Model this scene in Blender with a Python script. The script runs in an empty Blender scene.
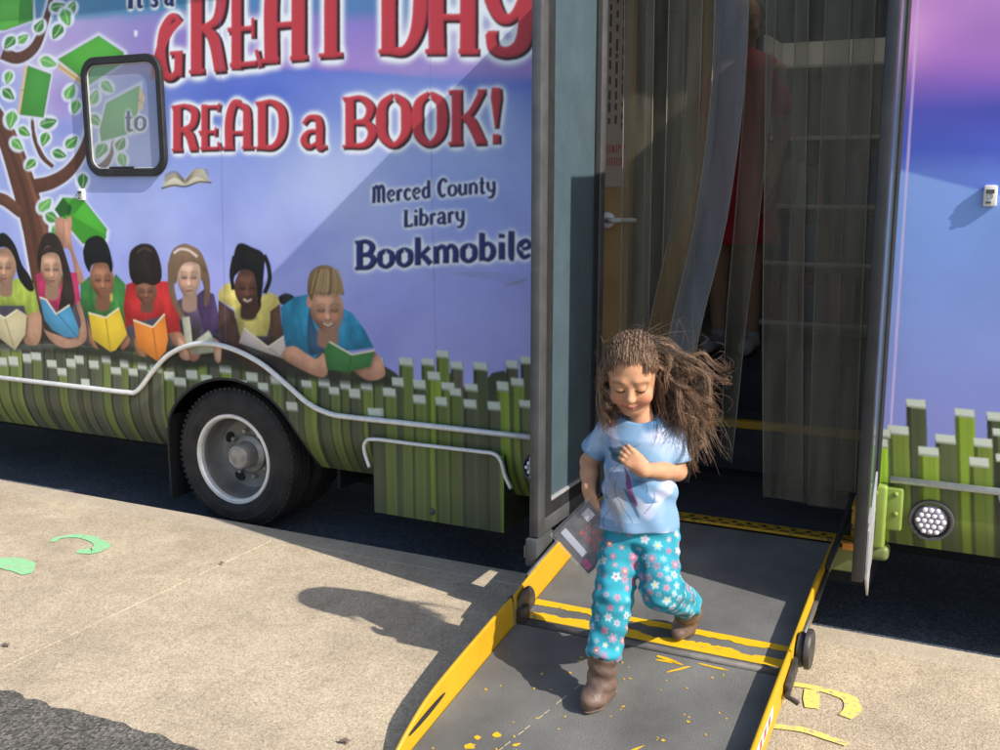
import bpy, bmesh, math, random
import numpy as np
from mathutils import Vector, Matrix, Quaternion

random.seed(7)
RNG = np.random.default_rng(11)
SC = bpy.context.scene
COL = SC.collection

# ------------------------------------------------------------------ camera, world, sun, exposure
cam_d = bpy.data.cameras.new('camera')
cam_d.sensor_width = 36.0
cam_d.lens = 37.44
cam_d.clip_start = 0.05
cam_d.clip_end = 1000.0
cam = bpy.data.objects.new('camera', cam_d)
COL.objects.link(cam)
cam.location = (0.0, -3.868, 1.55)
cam.rotation_euler = (math.radians(90 - 10.25), 0, math.radians(26.285))
SC.camera = cam

SUN_DIR = Vector((-1.22, 0.26, -1.0)).normalized()     # the way the light travels
world = bpy.data.worlds.new('World')
SC.world = world
world.use_nodes = True
wn = world.node_tree
wn.nodes.clear()
w_out = wn.nodes.new('ShaderNodeOutputWorld')
w_bg = wn.nodes.new('ShaderNodeBackground')
w_sky = wn.nodes.new('ShaderNodeTexSky')
w_sky.sky_type = 'NISHITA'
w_sky.sun_disc = False
w_sky.sun_elevation = math.asin(-SUN_DIR.z)
w_sky.sun_rotation = math.atan2(-SUN_DIR.x, -SUN_DIR.y)
w_sky.air_density = 1.0
w_sky.dust_density = 1.5
w_bg.inputs['Strength'].default_value = 0.13
wn.links.new(w_sky.outputs[0], w_bg.inputs[0])
wn.links.new(w_bg.outputs[0], w_out.inputs[0])

sun_d = bpy.data.lights.new('sun', 'SUN')
sun_d.energy = 4.2
sun_d.angle = math.radians(0.5)
sun_d.color = (1.0, 0.94, 0.85)
sun = bpy.data.objects.new('sun', sun_d)
COL.objects.link(sun)
sun.rotation_euler = SUN_DIR.to_track_quat('-Z', 'Y').to_euler()
sun.location = (6, -2, 8)

SC.view_settings.view_transform = 'Standard'
SC.view_settings.look = 'None'
SC.view_settings.exposure = 0.64
SC.view_settings.gamma = 1.0
SC.view_settings.use_curve_mapping = False
SC.render.engine = 'CYCLES'
SC.cycles.max_bounces = 8
SC.cycles.transparent_max_bounces = 16

# ------------------------------------------------------------------ helpers
def lin(r, g, b, k=1.0):
    def f(c):
        c = c / 255.0
        return (c / 12.92 if c <= 0.04045 else ((c + 0.055) / 1.055) ** 2.4) * k
    return (f(r), f(g), f(b))

def new_mat(name):
    m = bpy.data.materials.new(name)
    m.use_nodes = True
    nt = m.node_tree
    return m, nt, nt.nodes['Principled BSDF']

def mat(name, col, rough=0.6, metal=0.0, var=0.15, scale=8.0, bump=0.0, bscale=60.0, spec=0.5, detail=4.0, coat=0.0):
    """Principled with a noise-driven variation of its own colour, and fine bump."""
    m, nt, b = new_mat(name)
    b.inputs['Roughness'].default_value = rough
    b.inputs['Metallic'].default_value = metal
    b.inputs['Specular IOR Level'].default_value = spec
    if coat:
        b.inputs['Coat Weight'].default_value = coat
    tc = nt.nodes.new('ShaderNodeTexCoord')
    n = nt.nodes.new('ShaderNodeTexNoise')
    n.inputs['Scale'].default_value = scale
    n.inputs['Detail'].default_value = detail
    nt.links.new(tc.outputs['Object'], n.inputs['Vector'])
    r = nt.nodes.new('ShaderNodeValToRGB')
    r.color_ramp.elements[0].position = 0.3
    r.color_ramp.elements[1].position = 0.7
    lo = [max(0, c * (1 - var)) for c in col]
    hi = [min(1, c * (1 + var)) for c in col]
    r.color_ramp.elements[0].color = (*lo, 1)
    r.color_ramp.elements[1].color = (*hi, 1)
    nt.links.new(n.outputs['Fac'], r.inputs['Fac'])
    nt.links.new(r.outputs['Color'], b.inputs['Base Color'])
    if bump:
        n2 = nt.nodes.new('ShaderNodeTexNoise')
        n2.inputs['Scale'].default_value = bscale
        n2.inputs['Detail'].default_value = 6
        nt.links.new(tc.outputs['Object'], n2.inputs['Vector'])
        bp = nt.nodes.new('ShaderNodeBump')
        bp.inputs['Strength'].default_value = bump
        bp.inputs['Distance'].default_value = 0.01
        nt.links.new(n2.outputs['Fac'], bp.inputs['Height'])
        nt.links.new(bp.outputs['Normal'], b.inputs['Normal'])
    return m

def vmat(name, rough=0.45, spec=0.4, bump=0.0, bscale=80.0, attr='art'):
    """Principled that takes its printed colour from a colour attribute of the mesh."""
    m, nt, b = new_mat(name)
    a = nt.nodes.new('ShaderNodeAttribute')
    a.attribute_name = attr
    nt.links.new(a.outputs['Color'], b.inputs['Base Color'])
    b.inputs['Roughness'].default_value = rough
    b.inputs['Specular IOR Level'].default_value = spec
    if bump:
        tc = nt.nodes.new('ShaderNodeTexCoord')
        n2 = nt.nodes.new('ShaderNodeTexNoise')
        n2.inputs['Scale'].default_value = bscale
        n2.inputs['Detail'].default_value = 5
        nt.links.new(tc.outputs['Object'], n2.inputs['Vector'])
        bp = nt.nodes.new('ShaderNodeBump')
        bp.inputs['Strength'].default_value = bump
        bp.inputs['Distance'].default_value = 0.01
        nt.links.new(n2.outputs['Fac'], bp.inputs['Height'])
        nt.links.new(bp.outputs['Normal'], b.inputs['Normal'])
    return m

def link_mesh(name, me, material=None, parent=None, smooth=False):
    if material is not None and not me.materials:
        me.materials.append(material)
    if smooth:
        me.polygons.foreach_set('use_smooth', [True] * len(me.polygons))
    o = bpy.data.objects.new(name, me)
    COL.objects.link(o)
    if parent is not None:
        o.parent = parent
    return o

def empty(name, loc=(0, 0, 0)):
    o = bpy.data.objects.new(name, None)
    o.empty_display_size = 0.1
    COL.objects.link(o)
    o.location = loc
    return o

def tag(o, label=None, category=None, group=None, kind=None):
    if label: o['label'] = label
    if category: o['category'] = category
    if group: o['group'] = group
    if kind: o['kind'] = kind
    return o

class MB:
    """Collects boxes, tubes, prisms and lathes; build() links them as ONE mesh object (world coordinates)."""
    def __init__(self):
        self.bm = bmesh.new()
    def box(self, x0, x1, y0, y1, z0, z1, bevel=0.0, rot=None, seg=2):
        b2 = bmesh.new()
        r = bmesh.ops.create_cube(b2, size=1.0)
        c = Vector(((x0 + x1) / 2, (y0 + y1) / 2, (z0 + z1) / 2))
        bmesh.ops.scale(b2, vec=(abs(x1 - x0), abs(y1 - y0), abs(z1 - z0)), verts=b2.verts)
        if bevel:
            bmesh.ops.bevel(b2, geom=b2.edges[:], offset=bevel, segments=seg, affect='EDGES', profile=0.5)
        if rot is not None:
            bmesh.ops.transform(b2, matrix=rot.to_4x4(), verts=b2.verts)
        bmesh.ops.translate(b2, vec=c, verts=b2.verts)
        self._merge(b2)
        return self
    def _merge(self, b2):
        me = bpy.data.meshes.new('tmp')
        b2.to_mesh(me); b2.free()
        self.bm.from_mesh(me)
        bpy.data.meshes.remove(me)
    def poly(self, pts, thick=None):
        """A flat polygon (list of 3D points), optionally thickened along a vector."""
        vs = [self.bm.verts.new(p) for p in pts]
        if thick is None:
            self.bm.faces.new(vs)
            return self
        t = Vector(thick)
        ws = [self.bm.verts.new(Vector(p) + t) for p in pts]
        self.bm.faces.new(vs[::-1])
        self.bm.faces.new(ws)
        n = len(vs)
        for i in range(n):
            j = (i + 1) % n
            self.bm.faces.new((vs[i], vs[j], ws[j], ws[i]))
        return self
    def tube(self, pts, rad, n=10, cap=True, flat=None):
        """Round tube along points; rad is one number or one per point."""
        pts = [Vector(p) for p in pts]
        rs = rad if isinstance(rad, (list, tuple)) else [rad] * len(pts)
        rings = []
        prev = None
        for i, p in enumerate(pts):
            a = pts[max(0, i - 1)]; c = pts[min(len(pts) - 1, i + 1)]
            t = (c - a).normalized()
            if prev is None:
                u = t.orthogonal().normalized()
            else:
                u = (prev - t * prev.dot(t))
                u = u.normalized() if u.length > 1e-6 else t.orthogonal().normalized()
            prev = u
            w = t.cross(u)
            ring = []
            for k in range(n):
                an = 2 * math.pi * k / n
                ring.append(self.bm.verts.new(p + (u * math.cos(an) + w * math.sin(an)) * rs[i]))
            rings.append(ring)
        for i in range(len(rings) - 1):
            for k in range(n):
                self.bm.faces.new((rings[i][k], rings[i][(k + 1) % n], rings[i + 1][(k + 1) % n], rings[i + 1][k]))
        if cap:
            self.bm.faces.new(rings[0][::-1])
            self.bm.faces.new(rings[-1])
        return self
    def lathe(self, prof, center, axis='Y', n=48, close=False, caps=False):
        """prof: (radius, along) pairs turned about an axis through center."""
        c = Vector(center)
        rings = []
        for (r, a) in prof:
            ring = []
            for k in range(n):
                an = 2 * math.pi * k / n
                u, v = r * math.cos(an), r * math.sin(an)
                if axis == 'Y': p = Vector((u, a, v))
                elif axis == 'X': p = Vector((a, u, v))
                else: p = Vector((u, v, a))
                ring.append(self.bm.verts.new(c + p))
            rings.append(ring)
        m = len(rings)
        for i in range(m if close else m - 1):
            j = (i + 1) % m
            for k in range(n):
                self.bm.faces.new((rings[i][k], rings[i][(k + 1) % n], rings[j][(k + 1) % n], rings[j][k]))
        if caps and not close:
            for ring, pr in ((rings[0], prof[0]), (rings[-1], prof[-1])):
                if pr[0] > 1e-6:
                    self.bm.faces.new(ring)
        return self
    def build(self, name, material, parent=None, smooth=False, auto=None):
        bmesh.ops.remove_doubles(self.bm, verts=self.bm.verts, dist=1e-6)
        bmesh.ops.recalc_face_normals(self.bm, faces=self.bm.faces)
        me = bpy.data.meshes.new(name)
        self.bm.to_mesh(me); self.bm.free()
        o = link_mesh(name, me, material, None, smooth)
        if auto is not None:
            for p in me.polygons: p.use_smooth = True
            me.set_sharp_from_angle(angle=math.radians(auto))
        if parent is not None:
            o.parent = parent
            o.matrix_parent_inverse = Matrix.Translation(-Vector(parent.location))
        return o

def smooth_path(pts, n=8):
    """Catmull-Rom through points of any dimension."""
    P = [np.asarray(p, float) for p in pts]
    P = [2 * P[0] - P[1]] + P + [2 * P[-1] - P[-2]]
    out = []
    for i in range(1, len(P) - 2):
        for k in range(n):
            t = k / n
            a, b, c, d = P[i - 1], P[i], P[i + 1], P[i + 2]
            out.append(0.5 * ((2 * b) + (-a + c) * t + (2 * a - 5 * b + 4 * c - d) * t * t + (-a + 3 * b - 3 * c + d) * t ** 3))
    out.append(P[-2])
    return out

# ------------------------------------------------------------------ setting: road, kerb, sidewalk
def ground_material(name, c_lo, c_mid, c_hi, grain, bump, stain=0.25, rough=0.9):
    m, nt, b = new_mat(name)
    tc = nt.nodes.new('ShaderNodeTexCoord')
    v = nt.nodes.new('ShaderNodeTexVoronoi')
    v.inputs['Scale'].default_value = grain
    nt.links.new(tc.outputs['Object'], v.inputs['Vector'])
    sep = nt.nodes.new('ShaderNodeSeparateColor')
    nt.links.new(v.outputs['Color'], sep.inputs[0])
    r = nt.nodes.new('ShaderNodeValToRGB')
    e = r.color_ramp.elements
    e[0].position = 0.0; e[0].color = (*c_lo, 1)
    e[1].position = 1.0; e[1].color = (*c_hi, 1)
    k = e.new(0.16); k.color = (*[0.35*a+0.65*b_ for a, b_ in zip(c_lo, c_mid)], 1)
    k = e.new(0.5); k.color = (*c_mid, 1)
    nt.links.new(sep.outputs[0], r.inputs['Fac'])
    # broad wear
    n = nt.nodes.new('ShaderNodeTexNoise')
    n.inputs['Scale'].default_value = 1.7
    n.inputs['Detail'].default_value = 7
    n.inputs['Roughness'].default_value = 0.65
    nt.links.new(tc.outputs['Object'], n.inputs['Vector'])
    mr = nt.nodes.new('ShaderNodeMapRange')
    mr.inputs['From Min'].default_value = 0.3
    mr.inputs['From Max'].default_value = 0.7
    mr.inputs['To Min'].default_value = 1 - stain
    mr.inputs['To Max'].default_value = 1 + stain * 0.5
    nt.links.new(n.outputs['Fac'], mr.inputs['Value'])
    mx = nt.nodes.new('ShaderNodeMix')
    mx.data_type = 'RGBA'; mx.blend_type = 'MULTIPLY'
    mx.inputs['Factor'].default_value = 1
    nt.links.new(r.outputs['Color'], mx.inputs['A'])
    nt.links.new(mr.outputs['Result'], mx.inputs['B'])
    # scattered old spots and a second, streakier wear
    v2 = nt.nodes.new('ShaderNodeTexVoronoi'); v2.inputs['Scale'].default_value = 5.5
    nt.links.new(tc.outputs['Object'], v2.inputs['Vector'])
    n3 = nt.nodes.new('ShaderNodeTexNoise'); n3.inputs['Scale'].default_value = 34; n3.inputs['Detail'].default_value = 5
    nt.links.new(tc.outputs['Object'], n3.inputs['Vector'])
    a3 = nt.nodes.new('ShaderNodeMath'); a3.operation = 'MULTIPLY_ADD'; a3.inputs[1].default_value = 0.16
    nt.links.new(n3.outputs['Fac'], a3.inputs[0]); nt.links.new(v2.outputs['Distance'], a3.inputs[2])
    m3 = nt.nodes.new('ShaderNodeMapRange'); m3.inputs['From Min'].default_value = 0.12; m3.inputs['From Max'].default_value = 0.22; m3.inputs['To Min'].default_value = 0.84; m3.inputs['To Max'].default_value = 1.0
    nt.links.new(a3.outputs[0], m3.inputs['Value'])
    n4 = nt.nodes.new('ShaderNodeTexNoise'); n4.inputs['Scale'].default_value = 5.0; n4.inputs['Detail'].default_value = 8; n4.inputs['Roughness'].default_value = .7; n4.inputs['Distortion'].default_value = 1.2
    nt.links.new(tc.outputs['Object'], n4.inputs['Vector'])
    m4 = nt.nodes.new('ShaderNodeMapRange'); m4.inputs['From Min'].default_value = .35; m4.inputs['From Max'].default_value = .65; m4.inputs['To Min'].default_value = 1 - stain * .7; m4.inputs['To Max'].default_value = 1 + stain * .35
    nt.links.new(n4.outputs['Fac'], m4.inputs['Value'])
    mm = nt.nodes.new('ShaderNodeMath'); mm.operation = 'MULTIPLY'
    nt.links.new(m3.outputs['Result'], mm.inputs[0]); nt.links.new(m4.outputs['Result'], mm.inputs[1])
    mx2 = nt.nodes.new('ShaderNodeMix'); mx2.data_type = 'RGBA'; mx2.blend_type = 'MULTIPLY'; mx2.inputs['Factor'].default_value = 1
    nt.links.new(mx.outputs['Result'], mx2.inputs['A']); nt.links.new(mm.outputs[0], mx2.inputs['B'])
    nt.links.new(mx2.outputs['Result'], b.inputs['Base Color'])
    b.inputs['Roughness'].default_value = rough
    b.inputs['Specular IOR Level'].default_value = 0.25
    n2 = nt.nodes.new('ShaderNodeTexNoise')
    n2.inputs['Scale'].default_value = grain * 0.8
    n2.inputs['Detail'].default_value = 5
    nt.links.new(tc.outputs['Object'], n2.inputs['Vector'])
    ad = nt.nodes.new('ShaderNodeMath'); ad.operation = 'ADD'
    nt.links.new(v.outputs['Distance'], ad.inputs[0])
    nt.links.new(n2.outputs['Fac'], ad.inputs[1])
    bp = nt.nodes.new('ShaderNodeBump')
    bp.inputs['Strength'].default_value = bump
    bp.inputs['Distance'].default_value = 0.006
    nt.links.new(ad.outputs[0], bp.inputs['Height'])
    nt.links.new(bp.outputs['Normal'], b.inputs['Normal'])
    return m

M_WALK = ground_material('exposed_aggregate', (0.30, 0.245, 0.175), (0.455, 0.37, 0.258), (0.56, 0.475, 0.35), 185, 0.26, 0.2)
M_KERB = ground_material('kerb_concrete', (0.33, 0.275, 0.2), (0.43, 0.36, 0.265), (0.5, 0.43, 0.33), 220, 0.2, 0.14)
M_ROAD = ground_material('asphalt', (0.03, 0.04, 0.055), (0.06, 0.08, 0.11), (0.12, 0.14, 0.17), 130, 0.5, 0.3)
M_LOT = ground_material('old_asphalt', (0.06, 0.056, 0.05), (0.12, 0.113, 0.1), (0.24, 0.22, 0.19), 120, 0.6, 0.3)

b = MB(); b.box(-150, 150, -150, 200, -0.34, -0.2)
tag(b.build('ground', M_LOT), kind='structure')
b = MB(); b.poly([(-60, -0.205, -0.14), (60, -0.205, -0.14), (60, 40, -0.14), (-60, 40, -0.14)])
tag(b.build('road', M_ROAD), kind='structure')
b = MB(); b.box(-60, 60, -0.342, -0.2, -0.19, 0.0, bevel=0.012)
tag(b.build('kerb', M_KERB), kind='structure')
b = MB(); b.poly([(-60, -0.3, -0.012), (-60, -1.95, -0.012), (60, -1.95, -0.012), (60, -0.3, -0.012)])
for i in range(-13, 14):
    x = -2.873 + i * 3.05
    b.box(x + 0.0015, x + 3.05 - 0.0015, -1.9, -0.345, -0.05, 0.0, bevel=0.002, seg=1)
walk = tag(b.build('sidewalk', M_WALK), kind='structure')

# the parking lot asphalt runs over the edge of the sidewalk with a broken edge
b = MB()
xs = np.arange(-12, 12, 0.035)
rr = np.random.default_rng(5)
ed = np.cumsum(rr.normal(0, 0.008, len(xs))); ed = ed - np.convolve(np.pad(ed, 40, mode='edge'), np.ones(81) / 81, 'valid')
ed = -1.868 + ed + rr.normal(0, 0.007, len(xs))
top = [b.bm.verts.new((x, y, 0.008)) for x, y in zip(xs, ed)]
mid = [b.bm.verts.new((x, y + 0.012, -0.002)) for x, y in zip(xs, ed)]
bot = [b.bm.verts.new((x, -40, 0.008)) for x in xs]
for i in range(len(xs) - 1):
    b.bm.faces.new((bot[i], bot[i + 1], top[i + 1], top[i]))
    b.bm.faces.new((top[i], top[i + 1], mid[i + 1], mid[i]))
tag(b.build('parking_lot', M_LOT), kind='structure')
# ------------------------------------------------------------------ the printed wrap of the bus (colour per mesh vertex)
# homography for the bus side: image pixel coordinates -> metres along the side (x) and up it (z)
PIX_TO_SIDE = np.array([[4.58722520e-03, 4.03164723e-04, -4.76351070], [9.07954970e-04, -5.36170696e-03, 2.49115393],
                   [5.85777400e-04, -2.11039927e-04, 1.0]])
def art(p):
    p = np.asarray(p, float).reshape(-1, 2)
    q = np.c_[p, np.ones(len(p))] @ PIX_TO_SIDE.T
    return q[:, :2] / q[:, 2:3]

INK = 1.2             # print density
MUTE = 0.0
def ink(c, k=1.0):
    if MUTE:
        m = sum(c) / 3.0; c = tuple((v * (1 - MUTE) + m * MUTE) * .97 for v in c)
    return np.array(lin(*c)) * INK * k * np.array((1.0, 1.02, .93))

def box_blur(a, r):
    r = int(max(1, round(r)))
    for ax in (0, 1):
        pad = [(0, 0)] * a.ndim; pad[ax] = (r + 1, r)
        c = np.cumsum(np.pad(a, pad, mode='edge'), axis=ax)
        n = a.shape[ax]
        hi = np.take(c, np.arange(2 * r + 1, 2 * r + 1 + n), axis=ax)
        lo = np.take(c, np.arange(0, n), axis=ax)
        a = (hi - lo) / (2 * r + 1)
    return a
def blur(a, r):
    return box_blur(box_blur(a, r), r)

def value_noise(h, w, cell, seed, octaves=4):
    g = np.random.default_rng(seed)
    out = np.zeros((h, w)); amp = 1.0; tot = 0
    for o in range(octaves):
        c = max(2, cell / 2 ** o)
        gh, gw = int(h / c) + 3, int(w / c) + 3
        t = g.random((gh, gw))
        yy, xx = np.arange(h) / c, np.arange(w) / c
        yi, xi = yy.astype(int), xx.astype(int)
        fy, fx = (yy - yi)[:, None], (xx - xi)[None]
        fy = fy * fy * (3 - 2 * fy); fx = fx * fx * (3 - 2 * fx)
        a = t[yi][:, xi] * (1 - fx) + t[yi][:, xi + 1] * fx
        b_ = t[yi + 1][:, xi] * (1 - fx) + t[yi + 1][:, xi + 1] * fx
        out += amp * (a * (1 - fy) + b_ * fy); tot += amp; amp *= 0.5
    return out / tot

class Canvas:
    def __init__(self, x0, x1, z0, z1, res):
        self.x0, self.z0, self.res = x0, z0, res
        self.w = int(round((x1 - x0) / res)); self.h = int(round((z1 - z0) / res))
        self.img = np.zeros((self.h, self.w, 3))
        X = x0 + (np.arange(self.w) + 0.5) * res
        Z = z0 + (np.arange(self.h) + 0.5) * res
        XX, ZZ = np.meshgrid(X, Z)
        inv = np.linalg.inv(PIX_TO_SIDE)
        q = np.stack([XX, ZZ, np.ones_like(XX)], -1) @ inv.T
        self.px = q[..., 0] / q[..., 2]; self.py = q[..., 1] / q[..., 2]     # image pixel coordinates of every cell
    def pix(self, pts):
        q = art(pts)
        return np.c_[(q[:, 0] - self.x0) / self.res, (q[:, 1] - self.z0) / self.res]
    def cover(self, pts, ss=3):
        P = self.pix(pts)
        x0 = max(0, int(P[:, 0].min()) - 1); x1 = min(self.w, int(P[:, 0].max()) + 2)
        y0 = max(0, int(P[:, 1].min()) - 1); y1 = min(self.h, int(P[:, 1].max()) + 2)
        if x1 <= x0 or y1 <= y0: return None
        gx = x0 + (np.arange((x1 - x0) * ss) + 0.5) / ss
        gy = y0 + (np.arange((y1 - y0) * ss) + 0.5) / ss
        ins = np.zeros((len(gy), len(gx)), bool)
        n = len(P)
        for i in range(n):
            ax, ay = P[i]; bx, by = P[(i + 1) % n]
            if ay == by: continue
            rows = (gy >= min(ay, by)) & (gy < max(ay, by))
            if not rows.any(): continue
            xc = ax + (gy[rows] - ay) * (bx - ax) / (by - ay)
            ins[rows] ^= gx[None, :] < xc[:, None]
        c = ins.reshape(y1 - y0, ss, x1 - x0, ss).mean((1, 3))
        return (slice(y0, y1), slice(x0, x1)), c
    def put(self, sl, c, col, alpha=1.0):
        a = (c * alpha)[..., None]
        self.img[sl] = self.img[sl] * (1 - a) + np.asarray(col) * a
    def poly(self, pts, col, smooth=False, shade=0.0, soft=0, alpha=1.0, grain=0.0, folds=0.0, cell=(7, 16)):
        if smooth:
            pts = smooth_path(list(pts) + [pts[0]], 6)[:-1]
        r = self.cover(pts)
        if r is None: return
        sl, c = r
        if soft: c = blur(c, soft) * (c > 0) if soft < 0 else blur(c, soft)
        col = np.asarray(col)
        if shade:
            bl = blur(c, max(2, 0.22 * min(c.shape)))
            gx = np.gradient(bl, axis=1); gy = np.gradient(bl, axis=0)
            m = max(1e-6, np.abs(gx).max(), np.abs(gy).max())
            k = 1 - shade * 0.9 * (1 - bl) + shade * 0.45 * (-gy / m * 0.8 - gx / m * 0.5) * 1.0
            if grain: k = k * (1 + grain * (value_noise(c.shape[0], c.shape[1], 9, int(pts[0][0] * 7) % 997, 3) - 0.5) * 2)
            if folds:
                hh, ww = c.shape; sd = int(abs(pts[0][0] * 7 + pts[0][1] * 3)) % 997
                nzz = value_noise(hh, ww, cell[0], sd, 3)
                big = value_noise(max(3, hh // 3 + 2), ww, cell[0] * 1.3, sd + 1, 3)
                big = big[np.minimum(np.arange(hh) // 3, big.shape[0] - 1)]
                k = k * (1 + folds * ((big - .5) * 2.2 + (nzz - .5) * .9))
            col = col * np.clip(k, 0.2, 1.7)[..., None]
        self.put(sl, c, col, alpha)
    def ell(self, cx, cy, rx, ry, col, rot=0.0, **kw):
        a = np.linspace(0, 2 * np.pi, 28, endpoint=False)
        u, v = rx * np.cos(a), ry * np.sin(a)
        cr, sr = math.cos(rot), math.sin(rot)
        self.poly(np.c_[cx + u * cr - v * sr, cy + u * sr + v * cr], col, **kw)
    def stroke(self, pts, w, col, smooth=True, **kw):
        o = stroke_outline(pts, w, smooth)
        self.poly(o, col, **kw)

def stroke_outline(pts, w, smooth=True):
    if smooth and len(pts) > 2: P = np.array(smooth_path(pts, 7))
    else: P = np.array(pts, float)
    if np.ndim(w) == 0: W = np.full(len(P), float(w))
    else: W = np.interp(np.linspace(0, 1, len(P)), np.linspace(0, 1, len(w)), w)
    T = np.gradient(P, axis=0); T /= np.maximum(1e-9, np.linalg.norm(T, axis=1))[:, None]
    N = np.c_[-T[:, 1], T[:, 0]]
    return np.r_[P + N * W[:, None] / 2, (P - N * W[:, None] / 2)[::-1]]

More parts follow.
